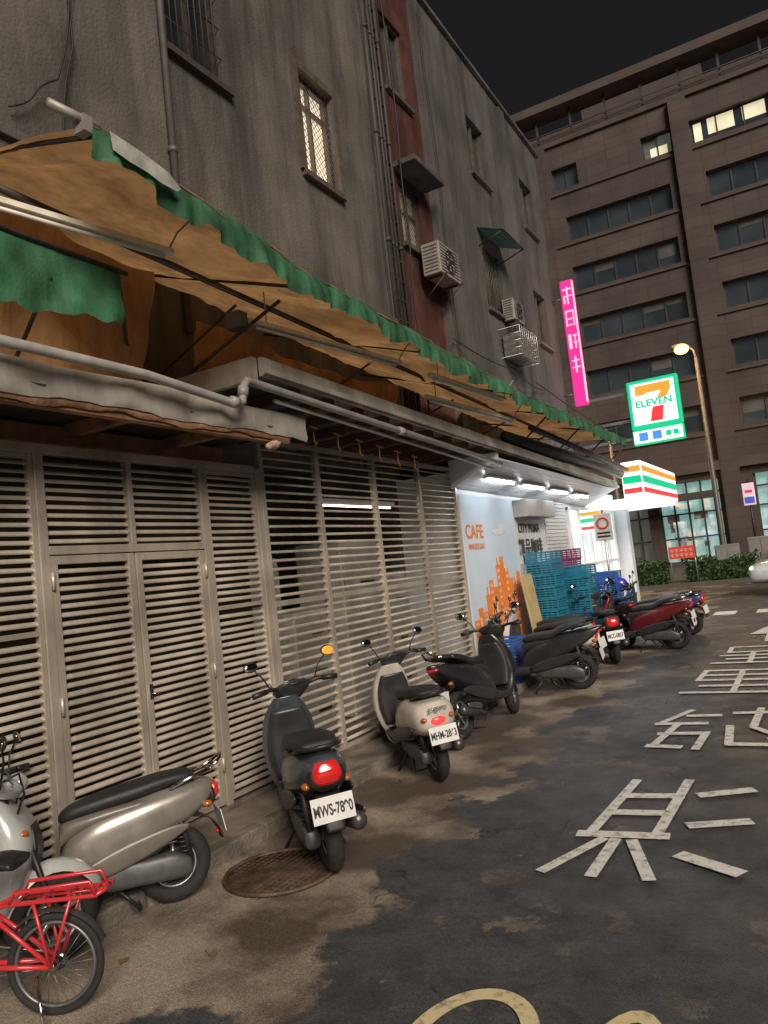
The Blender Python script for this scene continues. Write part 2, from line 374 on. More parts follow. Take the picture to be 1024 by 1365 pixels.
bld=empty('apartment_building','stained grey stucco apartment building with barred windows','building')
holes=[(5.05,5.85,6.7,8.05),(7.2,7.95,6.4,7.7),(7.1,7.95,9.3,10.6),(4.7,8.5,.1,2.9)]
mb=MB(); wallgrid(mb,-1,9.1,0,13,holes,fL,.16)
mb.box(-14,X0-2.2,-1,11.1,0,13); mb.box(X0-2.2,X0-.2,-1,4.6,0,3.0); mb.box(X0-2.2,X0-.001,-1.02,-1,0,13); mb.box(X0-2.2,X0-.001,9.1,9.12,0,13)
mb.build('wall',stucco,bld,recalc=False)
mb=MB(); mb.box(X0-.2,X0+.05,-1,9.12,4.97,5.05); mb.build('ledge',stucco2,bld,bevel=.01)
window(bld,fL,5.05,5.85,6.7,8.05,.14,2,glassd,True,'bars',frm=M('rusty grille',(.05,.04,.035),.7))
window(bld,fL,7.2,7.95,6.4,7.7,.14,2,glassl,2,'diamond',trans=.75)
window(bld,fL,7.1,7.95,9.3,10.6,.14,2,glassd,True)
fR=lambda u,z,d:(X0-.12-d,u,z)
mb=MB(); h2=[(9.95,10.65,6.5,7.5),(9.95,10.7,9.0,10.3)]; wallgrid(mb,9.1,11.1,0,13,h2,fR,.14); mb.build('recessed_wall',redw,bld,recalc=False)
window(bld,fR,9.95,10.65,6.5,7.5,.12,2,M('dim glass',(.25,.22,.18),.3,0,.3,2,emit=(1,.8,.55),es=.06),True,'diamond',trans=.6)
window(bld,fR,9.95,10.7,9.0,10.3,.12,2,glassd,True)
mb=MB(); mb.box(X0-.12,X0+.28,9.8,10.85,7.62,7.70); mb.build('window_hood',stucco2,bld,bevel=.01)
for y,r in ((9.16,.05),(9.32,.03),(9.42,.022),(9.55,.03)):
    mb=MB(); mb.tube([(X0+.0,y,3.2),(X0+.0,y,13)],r,10)
    for z in (4.6,6.2,7.8,9.4,11): mb.tube([(X0,y,z),(X0,y,z+.06)],r*1.3,10)
    mb.build('drain_pipe',M('dark pipe',(.035,.03,.028),.6,0,.3,6),bld)
for k in range(26): mb=MB(); z=4.2+k*.3; mb.box(X0-.03,X0+.01,9.2,9.58,z,z+.025); mb.build('ladder_rung',MATS['dark pipe'],bld)
mb=MB(); mb.tube([(X0+.04,4.95,3.9),(X0+.04,4.95,13)],.035,10)
for z in (5.6,7.2,8.8,10.4): mb.tube([(X0+.04,4.95,z),(X0+.04,4.95,z+.05)],.045,10)
mb.build('drain_pipe',M('grey pvc',(.11,.10,.095),.5,0,.15,6),bld)
mb=MB(); mb.box(-6.4,-6.3,4.6,8.6,.1,3); mb.box(-6.3,-4.76,4.55,4.6,.1,3); mb.box(-6.3,-4.76,8.55,8.6,.1,3); mb.box(-6.4,-4.76,4.6,8.6,3,3.05)
mb.build('interior_wall',M('interior plaster',(.14,.12,.10),.8,0,.4,2),bld)

bld2=empty('corner_building','grey concrete corner building with stained walls and window units','building')
hs=[]
for z0,z1 in ((8.9,10.05),(6.25,7.45)):
    for a,b in ((13.0,13.85),(16.0,16.85)): hs.append((a,b,z0,z1))
mb=MB(); wallgrid(mb,11.1,17.6,0,11.25,hs,fL,.16); mb.box(-14,X0-.3,11.12,17.6,0,11.25)
mb.quad((X0,17.6,0),(X0-.3,17.6,0),(X0-.3,17.6,11.25),(X0,17.6,11.25)); mb.quad((X0,11.1,0),(X0-.3,11.1,0),(X0-.3,11.1,11.25),(X0,11.1,11.25))
mb.build('wall',stucco2,bld2,recalc=False)
mb=MB(); mb.box(-14,X0+.07,11.0,17.75,11.25,11.33); mb.build('roof_ledge',stucco2,bld2,bevel=.01)
for h in hs: window(bld2,fL,*h,.14,2,glassd,True,'bars' if h[2]<8 and h[0]<14 else None)
mb=MB(); mb.box(X0,X0+.05,15.0,15.3,3.5,11.2); mb.build('pilaster',stucco2,bld2)

def ac(y,z,wd=.75,hh=.5,dp=.32,label='white window air conditioner on a wall bracket',x=X0):
    r=empty('air_conditioner',label,'air conditioner','air conditioners on the facade',loc=(x,y,z))
    c=M('ac casing',(.30,.28,.25),.5,0,.2,8,streak=.3); mb=MB(); mb.box(.02,dp,0,wd,0,hh); mb.build('casing',c,r,bevel=.012)
    mb=MB()
    for i in range(9): mb.box(dp,dp+.006,.04,wd*.94,.05+i*hh*.1,.05+i*hh*.1+.012)
    for i in range(8): mb.box(.05,dp-.04,-.006,0,.05+i*hh*.11,.05+i*hh*.11+.014)
    mb.build('grille',M('ac grille',(.06,.055,.05),.6),r)
    mb=MB(); mb.torus((dp+.008,wd*.5,hh*.5),hh*.36,.01,0,28,6,'x'); mb.ell((dp+.006,wd*.5,hh*.5),(.012,.05,.05)); 
    for k in range(5):
        a=k*2*math.pi/5; mb.add([(dp+.004,wd*.5,hh*.5),(dp+.01,wd*.5+.15*math.cos(a),hh*.5+.15*math.sin(a)),(dp+.002,wd*.5+.15*math.cos(a+.6),hh*.5+.15*math.sin(a+.6))],[(0,1,2)])
    mb.build('fan',blk,r)
    for yy in (.08,wd-.08): mb=MB(); mb.box(0,dp+.05,yy,yy+.03,-.03,0); mb.tube([(0,yy+.015,-.3),(dp,yy+.015,-.03)],.012,6); mb.build('bracket',M('rusted steel',(.09,.055,.04),.8,.2,.4,15),r)
    return r
ac(10.25,6.02,x=X0-.02)
ac(13.7,6.15,.6,.42,.25,'small air conditioner under a barred window')
r=empty('window_cage','steel security cage around a window unit','window cage',loc=(X0,13.35,5.35))
mb=MB()
for i in range(9): y=i*.125; mb.tube([(0,y,0),(.42,y,0),(.42,y,.55),(0,y,.55)],.009,5)
for z in (0,.14,.28,.42,.55): mb.tube([(.42,0,z),(.42,1.0,z)],.009,5); mb.tube([(0,0,z),(.42,0,z)],.009,5); mb.tube([(0,1,z),(.42,1,z)],.009,5)
mb.build('bars',alu,r); mb=MB(); mb.box(.03,.34,.1,.9,.03,.46); mb.build('condenser',M('ac casing2',(.16,.15,.14),.5,0,.2,8),r,bevel=.012)
r=empty('window_awning','small ribbed metal awning over a window','awning',loc=(X0,12.85,7.55))
mb=MB()
for i in range(12): y=i*.1; mb.hexa([(0,y,.2),(.5,y,0),(.5,y+.085,0),(0,y+.085,.2),(0,y,.215),(.5,y,.015),(.5,y+.085,.015),(0,y+.085,.215)])
mb.build('slats',M('green tin',(.07,.13,.12),.5,.3,.2,6),r); mb=MB()
for y in (.03,1.15): mb.tube([(0,y,-.15),(.48,y,0)],.012,6)
mb.tube([(.5,0,0),(.5,1.2,0)],.012,6); mb.build('bracket',M('dark steel',(.04,.04,.04),.5,.4),r)

# ---------------------------------------------------------------- louvred fence & door
XF=-3.75
def slats(mb,y0,y1,z0,z1,sp,hh,tilt=.012,x=XF):
    z=z0+sp*.5
    while z<z1-.01:
        j=random.uniform(-.002,.002); k=random.uniform(-.0015,.0015)
        P=[(x+tilt*.7,-hh),(x+tilt,-hh*.55),(x+tilt*.75,hh*.2),(x-tilt,hh)]
        vs=[];fs=[]
        for (px,pz) in P: vs+= [(px+k,y0,z+pz+j),(px+k,y1,z+pz-j)]
        for q in range(3): fs.append((q*2,q*2+1,q*2+3,q*2+2))
        mb.add(vs,fs,0,True); z+=sp
def rect_frame(mb,y0,y1,z0,z1,w_=.04,t=.04,x=XF,mid=None):
    mb.box(x-t/2,x+t/2,y0,y0+w_,z0,z1); mb.box(x-t/2,x+t/2,y1-w_,y1,z0,z1)
    mb.box(x-t/2+.001,x+t/2-.001,y0+w_,y1-w_,z0,z0+w_); mb.box(x-t/2+.001,x+t/2-.001,y0+w_,y1-w_,z1-w_,z1)
    if mid: mb.box(x-t/2+.001,x+t/2-.001,y0+w_,y1-w_,mid-w_/2,mid+w_/2)
gate=empty('louvered_gate','stainless steel louvred gate with double doors facing the street','gate')
mb=MB(); 
for y in (2.05,2.72,4.03,4.66): mb.box(XF-.03,XF+.03,y-.03,y+.03,.09,2.52)
mb.box(XF-.028,XF+.028,2.08,4.63,2.48,2.54); mb.box(XF-.028,XF+.028,2.75,4.0,1.90,1.95)
mb.box(XF-.027,XF+.027,3.35,3.39,1.95,2.48)
mb.build('frame',steel,gate,bevel=.004)
mb=MB(); mb.box(XF-.16,XF-.15,1.5,4.66,.1,2.5); mb.build('shade_sheet',M('gate backing',(.025,.021,.018),.8,0,.3,3),gate)  # added dark sheet standing in for the shade between the slats
SP=.050; HH=.0135
for (a,b) in ((2.08,2.69),(4.06,4.63)):
    mb=MB(); rect_frame(mb,a+.002,b-.002,.14,2.478,.03,.04,mid=1.47); mb.build('panel_frame',steel,gate,bevel=.003)
    mb=MB(); slats(mb,a+.03,b-.03,.18,1.44,SP,HH); slats(mb,a+.03,b-.03,1.50,2.44,SP,HH); mb.build('louver',steel2,gate,recalc=False)
mb=MB(); slats(mb,2.76,3.34,1.955,2.475,SP,HH); slats(mb,3.4,3.99,1.955,2.475,SP,HH); mb.build('transom_louver',steel2,gate,recalc=False)
for (a,b,hy,hx) in ((2.755,3.365,3.335,2.76),(3.375,3.995,3.405,3.99)):
    mb=MB(); rect_frame(mb,a,b,.13,1.895,.05,.04); d_=mb.build('door',steel,gate,bevel=.004)
    mb=MB(); slats(mb,a+.05,b-.05,.18,1.845,SP,HH); mb.build('louver',steel2,d_,recalc=False)
    if hy>3.36:
        mb=MB(); mb.box(XF+.02,XF+.03,hy-.014,hy+.014,.97,1.06); mb.tube([(XF+.03,hy,1.0),(XF+.055,hy,1.0),(XF+.055,hy+.04,1.0)],.006,6); mb.build('handle',chrome,d_)
    for z in (.35,1.0,1.7): mb=MB(); mb.tube([(XF+.03,hx,z),(XF+.03,hx,z+.1)],.010,8); mb.build('hinge',steel,d_)
gate2=empty('louvered_fence','tall stainless louvred fence panels on the pavement','fence')
ys=[4.72,5.52,6.52,7.52,8.5]
mb=MB()
for y in ys: mb.box(XF-.028,XF+.028,y-.026,y+.026,.09,2.80)
for a,b in zip(ys[:-1],ys[1:]):
    for z in (.12,1.44,2.76): mb.box(XF-.025,XF+.025,a+.026,b-.026,z-.022,z+.022)
mb.build('frame',steel,gate2,bevel=.004)
for a,b in zip(ys[:-1],ys[1:]):
    mb=MB(); slats(mb,a+.026,b-.026,.15,1.41,.070,.0120,.013); slats(mb,a+.026,b-.026,1.47,2.73,.070,.0120,.013); mb.build('louver',steel2,gate2,recalc=False)
cw=M('cabinet white',(.5,.48,.44),.5,0,.2,5)
for y,wd,hh,dp in ((4.95,.8,1.75,.6),(5.95,.7,1.2,.55),(6.85,.95,1.9,.6),(7.9,.5,1.5,.5)):
    r=empty('storage_cabinet','pale storage cabinet standing behind the louvres','cabinet','cabinets behind the louvred fence',loc=(-4.75,y,.095))
    mb=MB(); mb.box(-dp/2,dp/2,0,wd,0,hh); mb.build('carcass',cw,r,bevel=.015)
    for k in range(3): mb=MB(); mb.box(dp/2+.002,dp/2+.02,.02,wd-.02,.04+k*hh*.32,.0+(k+1)*hh*.32); mb.build('drawer',M('drawer grey',(.36,.35,.33),.5,0,.25,5),r,bevel=.006)
    for k in range(3): mb=MB(); mb.box(dp/2+.02,dp/2+.035,wd*.35,wd*.65,.2+k*hh*.32,.22+k*hh*.32); mb.build('handle',blk,r)
r=empty('tube_lamp','fluorescent tube lamp inside the room behind louvres','lamp',loc=(-4.1,6.0,2.32))
mb=MB(); mb.box(-.04,.04,0,1.5,.02,.06); mb.build('fitting',whitep,r); mb=MB(); mb.tube([(0,.05,0),(0,1.45,0)],.014,8); mb.build('tube',M('tube glow warm',(.9,.9,.9),.4,emit=(1,.9,.74),es=6),r)
mb=MB(); mb.tube([(0,.2,.06),(0,.2,.6)],.005,5); mb.tube([(0,1.3,.06),(0,1.3,.6)],.005,5); mb.build('hanger',cable,r)
mb=MB(); mb.box(XF-.08,XF+.05,2.0,8.55,.085,.118); o=mb.build('fence_plinth',M('plinth',(.14,.12,.10),.9,0,.4,5,.3,40),bevel=.006); tag(o,'low dirty concrete plinth under the louvred fence','plinth')

# ---------------------------------------------------------------- canopy, gutter, pipes
galv=M('galvanised sheet',(.46,.43,.385),.42,.25,.3,2.0,.2,9,streak=.4)
rust=M('rusty timber',(.20,.10,.05),.85,0,.6,5,.4,25)
can=empty('sheet_metal_canopy','dented sheet metal canopy edge with rusty underside','canopy')
mb=MB(); ny=60
f0=lambda y:2.655+.010*math.sin(y*5)+.006*math.sin(y*13)+.004*math.sin(y*31); f1=lambda y:2.83+.008*math.sin(y*4+1)
fm=lambda y:-3.2+.010*math.sin(y*7)+.010*math.sin(y*17+2)
for i in range(ny):
    a=-.5+5.15*i/ny; b=-.5+5.15*(i+1)/ny
    mb.add([(-3.21,a,f0(a)),(-3.21,b,f0(b)),(fm(b),b,f0(b)+.03),(fm(a),a,f0(a)+.03)],[(0,1,2,3)],0,True)
    mb.add([(fm(a),a,f0(a)+.03),(fm(b),b,f0(b)+.03),(fm(b)-.01,b,f0(b)+.10),(fm(a)-.01,a,f0(a)+.10)],[(0,1,2,3)],0,True)
    mb.add([(fm(a)-.01,a,f0(a)+.10),(fm(b)-.01,b,f0(b)+.10),(-3.2,b,f1(b)),(-3.2,a,f1(a))],[(0,1,2,3)],0,True)
    mb.add([(-3.2,a,f1(a)),(-3.2,b,f1(b)),(-4.6,b,2.95),(-4.6,a,2.95)],[(0,1,2,3)],0,True)
mb.build('fascia',galv,can,recalc=True)
mb=MB(); mb.box(-3.30,-3.24,-.5,4.3,2.61,2.70); mb.box(-3.9,-3.83,-.5,4.4,2.58,2.68)
for y in (.6,1.4,2.2,3.0,3.8): mb.box(-4.6,-3.31,y,y+.06,2.62,2.70)
mb.build('joist',rust,can)
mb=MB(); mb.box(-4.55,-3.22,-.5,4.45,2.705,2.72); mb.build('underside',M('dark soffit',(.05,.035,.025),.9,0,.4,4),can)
rnd=random.Random(9); mb=MB(); vs=[];fs=[]; n=180
for i in range(n+1):
    y=-.4+4.85*i/n; d=.030+.012*math.sin(y*6)+.006*math.sin(y*19)+rnd.uniform(-.002,.003)
    vs+= [(-3.222,y,2.675),(-3.216+rnd.uniform(-.002,.002),y,2.655-d*.4),(-3.228,y,2.655-d)]
for i in range(n):
    for q in range(2): k=i*3+q; fs.append((k,k+1,k+4,k+3))
mb.add(vs,fs,0,True); mb.build('rotten_edge',M('rotten edge',(.27,.14,.075),.9,0,.6,4,.3,30,streak=.3,sscale=4),can,recalc=False)
mb=MB(); mb.ell((-3.26,4.3,2.60),(.04,.09,.04),0,12,8,Euler((.3,0,0))); mb.build('foam_blob',M('foam',(.45,.32,.22),.9,0,.4,14,.8,50),can)

can2=empty('long_canopy','long grey canopy slab running above the shopfront','canopy')
def zc(y): return 3.02+(2.70-3.02)*(y-4)/(14.6-4)
def slab(mb,y0,y1,x0,x1,t,m=0,dz=0,n=8):
    for i in range(n):
        a=y0+(y1-y0)*i/n;b=y0+(y1-y0)*(i+1)/n
        mb.hexa([(x0,a,zc(a)+dz),(x1,a,zc(a)+dz),(x1,b,zc(b)+dz),(x0,b,zc(b)+dz),(x0,a,zc(a)+t+dz),(x1,a,zc(a)+t+dz),(x1,b,zc(b)+t+dz),(x0,b,zc(b)+t+dz)],m)
mb=MB(); slab(mb,4.0,14.6,-4.6,-3.1,.05,0,.03); mb.build('roof_sheet',M('old sheet',(.16,.145,.13),.7,.2,.3,3),can2)
mb=MB(); slab(mb,4.0,14.6,-3.095,-3.06,.13,0,-.01,12); slab(mb,4.0,14.6,-3.058,-3.03,.04,0,.0,12); mb.build('fascia',galv,can2)
mb=MB(); mb.box(-4.6,-3.1,3.94,3.99,2.98,3.14); mb.build('end_board',galv,can2)
for i in range(9): mb=MB(); y=4.5+i*.45; mb.box(-4.5,-3.15,y,y+.05,zc(y)-.05,zc(y)+.02); mb.build('purlin',M('brown purlin',(.12,.06,.04),.8,0,.3,5),can2)
pvc=M('pvc pipe',(.36,.345,.33),.4,0,.15,6,streak=.25)
mb=MB(); mb.tube([(-3.12,.0,2.87),(-3.12,3.0,2.85),(-3.12,3.62,2.80),(-3.10,3.72,2.78),(-3.08,3.78,2.80),(-3.08,3.80,2.90),(-3.08,3.84,2.95),(-3.08,3.95,2.945),(-3.06,8.4,2.72)],.028,12)
for p,q in (((-3.08,3.79,2.84),(-3.08,3.80,2.90)),((-3.09,3.68,2.79),(-3.09,3.74,2.79)),((-3.07,5.9,2.846),(-3.07,6.0,2.840))): mb.tube([p,q],.036,12)
o=mb.build('drain_pipe',pvc); tag(o,'grey plastic drain pipe with elbow along the canopy','pipe')
mb=MB(); mb.tube([(-3.14,4.2,2.88),(-3.14,8.3,2.67)],.016,8); o=mb.build('conduit_pipe',pvc); tag(o,'thin grey conduit under the canopy','pipe')
for i in range(7):
    y=4.75+i*.36; mb=MB(); mb.tube([(0,0,.12),(0,0,0),(0,.025,-.03),(0,.05,-.01)],.006,6); mb.tube([(0,-.05,.12),(0,.06,.11)],.008,6)
    o=mb.build('hanging_hook',M('orange hook',(.5,.24,.08),.6),loc=(-3.45,y,2.76-.02*i)); tag(o,'small orange hook hanging under the canopy','hook','hooks hanging under the canopy')
# sloping soffit, low at the wall
def zs(x,y): return 2.53+(x+3.74)*.40-.016*(y-8.45)
mb=MB()
for i in range(9):
    x=-3.74+i*.071; x1=x+.067
    mb.hexa([(x,8.45,zs(x,8.45)),(x1,8.45,zs(x1,8.45)),(x1,14.6,zs(x1,14.6)),(x,14.6,zs(x,14.6)),(x,8.45,zs(x,8.45)+.02),(x1,8.45,zs(x1,8.45)+.02),(x1,14.6,zs(x1,14.6)+.02),(x,14.6,zs(x,14.6)+.02)])
mb.hexa([(-3.74,8.40,2.52),(-3.10,8.40,2.78),(-3.10,8.445,2.78),(-3.74,8.445,2.52),(-3.74,8.40,2.87),(-3.10,8.40,2.87),(-3.10,8.445,2.87),(-3.74,8.445,2.87)])
o=mb.build('soffit',M('white soffit',(.70,.72,.75),.3,0,.05,4),can2)
tube=M('tube glow',(.9,.9,.9),.4,emit=(.93,.97,1),es=20)
for y0,y1 in ((8.75,9.75),(10.1,11.05),(11.4,12.3),(12.7,13.6)):
    r=empty('tube_lamp','lit white fluorescent tube under the shop soffit','lamp','tube lamps under the soffit',loc=(-3.40,y0,zs(-3.40,y0)-.012))
    mb=MB(); mb.box(-.045,.045,0,y1-y0,-.03,.0); mb.build('fitting',whitep,r,bevel=.005); mb=MB(); mb.tube([(0,.03,-.05),(0,y1-y0-.03,-.05)],.016,8); mb.build('tube',tube,r)

# ---------------------------------------------------------------- convenience store front
store=empty('shop_front','white convenience shop front with poster wall and shutters','shop')
pan=M('shop white panel',(.66,.68,.70),.35,0,.06,2,streak=.08)
mb=MB(); mb.box(-4.58,XF,8.56,17.2,.09,2.75); mb.build('wall',pan,store)
mb=MB()
for i in range(38):
    z=.14+i*.062; mb.box(XF+.002,XF+.02,11.95,13.2,z,z+.052); 
mb.build('shutter',M('shutter white',(.60,.61,.63),.4,.1,.08,4),store,bevel=.004)
mb=MB(); mb.box(XF+.002,XF+.22,10.55,11.9,2.18,2.44); mb.build('shutter_box',M('shutter box grey',(.33,.32,.31),.5,0,.1,4),store,bevel=.01)
mb=MB(); mb.box(XF+.001,XF+.03,10.56,11.9,.1,1.5); 
for k in range(18): z=.14+k*.075; mb.box(XF+.031,XF+.036,10.58,11.88,z,z+.06)
mb.build('lower_shutter',M('grey shutter',(.40,.39,.38),.5,.1,.15,4,streak=.2),store)
mb=MB()
for y in (13.3,14.0,14.7,15.4,16.1,16.8): mb.box(XF+.002,XF+.05,y,y+.06,.1,2.4)
for z in (.1,1.3,2.35): mb.box(XF+.001,XF+.04,13.3,16.86,z,z+.05)
mb.build('mullion',whitep,store)
lg=M('lit shop glass',(.6,.65,.7),.1,0,.3,5,emit=(.85,.95,1),es=.7)
mb=MB(); mb.box(XF+.001,XF+.010,13.34,16.84,.15,2.35); mb.build('window',lg,store)
mb=MB(); mb.box(XF+.0,XF+.30,16.95,17.25,.09,2.4); mb.build('pillar',pan,store,bevel=.01)
pw=M('poster sky',(.58,.69,.82),.4,0,.18,.6); po=M('poster orange',(.80,.24,.05),.4,0,.1,4); po2=M('poster pale orange',(.88,.50,.24),.4,0,.1,4); pdk=M('poster ink',(.05,.05,.06),.5)
mb=MB(); mb.box(XF+.001,XF+.006,8.62,10.5,.15,2.46); pz=mb.build('poster',pw,store)
hts=[.15,.32,.24,.50,.72,.60,.95,1.08,.88,.70,.58,.8]
mb=MB()
for i,h in enumerate(hts):
    y=8.66+i*.152; mb.box(XF+.007,XF+.009,y,y+.15,.30,.75+h*.82)
    if i in (3,6,10): mb.box(XF+.007,XF+.009,y+.05,y+.09,.75+h*.82,.85+h*.82)
mb.build('skyline_print',po,pz)
mb=MB()
for i,h in enumerate(hts):
    y=8.66+i*.152
    if i%2: continue
    for q in range(int((h*.8+.2)/.09)):
        mb.box(XF+.0095,XF+.0105,y+.03,y+.12,.62+q*.09,.66+q*.09)
for i in (1,5,9): y=8.68+i*.152; mb.box(XF+.0095,XF+.0105,y,y+.07,.4,.70+hts[i]*.6)
mb.build('skyline_detail_print',po2,pz)
mb=MB(); mb.ell((XF+.007,9.85,1.98),(.002,.24,.05)); mb.ell((XF+.007,9.95,2.02),(.002,.13,.08)); mb.build('cloud_print',pan,pz)
text('lettering','CAFE',.25,po,(XF+.010,8.98,1.98),FX,pz,ext=.001,bold=.005)
text('lettering','咖啡就是品味',.09,po,(XF+.010,9.0,1.79),FX,pz,ext=.001)
text('lettering','CITY PRIMA',.19,pdk,(XF+.010,11.15,2.02),FX,store,ext=.001,bold=.004)
text('lettering','精品咖啡',.28,pdk,(XF+.010,11.15,1.72),FX,store,ext=.001,bold=.004)
sg=M('sign green',(.0,.35,.16),.4,emit=(.0,.46,.20),es=1.0,var=.03); sr=M('sign red',(.7,.03,.03),.4,emit=(.9,.04,.04),es=1.0,var=.03); sor=M('sign orange',(.8,.25,.03),.4,emit=(1,.24,.03),es=1.05,var=.03); sw=M('sign white',(.9,.9,.9),.4,emit=(.95,1,.97),es=1.15,var=.03)
st=empty('stripe_fascia_sign','lit white fascia with orange green and red stripes','sign')
mb=MB(); mb.box(-3.0,-2.62,14.75,18.9,2.50,3.18); mb.build('light_box',sw,st,bevel=.02)
for (z0,z1,mm) in ((2.98,3.09,sor),(2.76,2.90,sg),(2.57,2.67,sr)):
    mb=MB(); mb.box(-2.619,-2.612,14.77,18.88,z0,z1); mb.build('stripe',mm,st); mb=MB(); mb.box(-2.98,-2.64,14.742,14.749,z0,z1); mb.build('stripe',mm,st)
mb=MB(); mb.box(-4.5,-2.68,14.75,18.9,2.42,2.49); o=mb.build('corner_soffit',M('corner soffit lit',(.8,.8,.8),.5,emit=(.95,1,1),es=1.3),st)
r=empty('small_projecting_sign','small lit projecting sign with coloured stripes','sign',loc=(-3.73,14.1,1.92))
mb=MB(); mb.box(0,.42,0,.10,0,.42); mb.build('light_box',sw,r,bevel=.01)
for z0,z1,mm in ((.31,.38,sor),(.18,.26,sg),(.05,.11,sr)): mb=MB(); mb.box(.01,.41,-.006,-.001,z0,z1); mb.build('stripe',mm,r)
r=empty('square_store_sign','lit square green framed sign with big numeral seven','sign',loc=(-2.72,18.0,4.8))
mb=MB(); mb.box(-.56,.56,0,.22,-.56,.56); mb.build('frame',sg,r,bevel=.02)
mb=MB(); mb.box(-.48,.48,-.012,-.002,-.48,.48); mb.build('panel',sw,r)
def poly(mb,pts,y0,y1):
    n=len(pts); vs=[(p[0],y0,p[1]) for p in pts]+[(p[0],y1,p[1]) for p in pts]
    mb.add(vs,[tuple(range(n)),tuple(range(2*n-1,n-1,-1))]+[(i,i+n,(i+1)%n+n,(i+1)%n) for i in range(n)])
mb=MB(); poly(mb,[(-.38,.43),(.40,.43),(.40,.27),(.31,.10),(.10,.10),(.19,.24),(-.10,.24),(-.22,.20),(-.38,.20)],-.022,-.013); mb.build('numeral',sor,r)
mb=MB(); poly(mb,[(.10,.098),(.31,.098),(.20,-.15),(.15,-.44),(-.12,-.44),(-.05,-.15)],-.022,-.013); mb.build('numeral',sr,r)
mb=MB(); mb.box(-.46,.46,-.026,-.023,-.105,.085); mb.build('band',sw,r)
text('lettering','ELEVEN',.225,sg,(0,-.030,-.010),FY,r,sx=1.08,ext=.002,bold=.008)
for z in (.3,-.35): mb=MB(); mb.box(-1.9,-.56,.08,.14,z,z+.06); mb.build('bracket',M('steel bracket',(.2,.2,.2),.5,.5),r)
r=empty('strip_sign','lit white strip sign with green border and blue squares','sign',loc=(-2.72,18.0,4.04))
mb=MB(); mb.box(-.56,.56,0,.2,-.17,.17); mb.build('frame',sg,r,bevel=.015); mb=MB(); mb.box(-.53,.53,-.01,-.002,-.14,.14); mb.build('panel',sw,r)
sb=M('sign blue',(.05,.2,.6),.4,emit=(.05,.2,.7),es=.9)
for a,b in ((-.42,-.22),(-.12,.08)): mb=MB(); mb.box(a,b,-.016,-.011,-.10,.10); mb.build('square_mark',sb,r)
for x in (.17,.33): mb=MB(); mb.box(x,x+.12,-.016,-.011,-.06,.06); mb.build('square_mark',sg,r)
mb=MB(); mb.box(-1.9,-.56,.06,.12,-.03,.03); mb.build('bracket',MATS['steel bracket'],r)
r=empty('vertical_sign','narrow glowing magenta vertical sign projecting from the wall','sign',loc=(-4.36,17.4,4.95))
pk=M('sign magenta',(.6,.02,.22),.4,emit=(.75,.03,.26),es=.85,var=.15,scale=1.5)
mb=MB(); mb.box(0,.30,0,.14,0,3.0); mb.build('light_box',pk,r,bevel=.02)
pkw=M('sign pinkish white',(.8,.5,.6),.4,emit=(1,.50,.66),es=.7,var=.05)
G=[[(.05,.25,.36,.40),(.13,.17,.02,.44),(.05,.25,.20,.23),(.05,.09,.04,.20)],[(.05,.25,.38,.42),(.05,.08,.04,.38),(.22,.25,.04,.38),(.10,.20,.20,.23),(.10,.20,.06,.09)],[(.05,.12,.05,.40),(.16,.25,.34,.38),(.19,.22,.05,.34),(.16,.25,.18,.21)],[(.06,.24,.30,.33),(.06,.24,.14,.17),(.13,.17,.03,.42)]]
for k in range(4):
    mb=MB(); z=2.40-k*.55
    for (a,b,c,d) in G[k]: mb.box(a,b,-.008,-.002,z+c,z+d)
    mb.build('glyph',pkw,r)
mb=MB(); mb.box(.275,.31,-.012,.03,.05,2.95); mb.build('edge_tube',pkw,r)
for z in (.3,2.6): mb=MB(); mb.tube([(-.26,.07,z),(0,.07,z)],.02,6); mb.build('bracket',MATS['steel bracket'],r)

r=empty('street_sign','small white sign on a thin post near the shop','street sign',loc=(-3.05,13.0,0))
mb=MB(); mb.tube([(0,0,0),(0,0,2.25)],.022,10); mb.build('post',alu,r); mb=MB(); mb.box(-.15,.15,-.03,-.022,1.72,2.18); mb.build('plate',M('sign dull white',(.5,.5,.48),.5),r,bevel=.004)
mb=MB(); mb.torus((0,0,0),.09,.015,0,28,6,'y'); o=mb.build('ring_mark',M('sign red dull',(.5,.04,.04),.5),r); o.location=(0,-.035,2.02)
for z in (1.78,1.84): mb=MB(); mb.box(-.11,.11,-.036,-.031,z,z+.03); mb.build('text_mark',plk,r)

# ---------------------------------------------------------------- awnings
canvas=M('orange canvas',(.50,.295,.135),.8,0,.35,1.6,.15,40,trans=.58,streak=.45,sscale=1.2)
green=M('green canvas',(.05,.185,.095),.7,0,.5,4,.2,60,trans=.2,streak=.5,sscale=2)
patch=M('torn white patch',(.38,.38,.35),.8,0,.35,8)
def zf(y):
    pts=[(2.30,3.78),(4.1,3.57),(8.2,3.42),(13.6,3.45)]
    for (a,za),(b,zb) in zip(pts[:-1],pts[1:]):
        if y<=b: t=(y-a)/(b-a); return za+(zb-za)*t
    return pts[-1][1]
def zb_(y): return 4.42-(y-2.3)*.045
aw=empty('canvas_awning','large orange canvas awning with ragged green scalloped valance','awning')
mb=MB(); ny=110;nx=16; vs=[];fs=[]
for i in range(ny+1):
    y=2.30+(13.6-2.3)*i/ny
    for j in range(nx+1):
        t=j/nx; x=-2.6+(X0+2.6)*t
        z=zf(y)+(zb_(y)-zf(y))*t - .13*math.sin(math.pi*t)*(.5+.5*math.cos(y*2*math.pi/1.85)) + .014*math.sin(y*9+t*6)+.009*math.sin(y*21-t*11)+.006*math.sin(y*37+t*23)
        vs.append((x,y,z))
for i in range(ny):
    for j in range(nx): k=i*(nx+1)+j; fs.append((k,k+1,k+nx+2,k+nx+1))
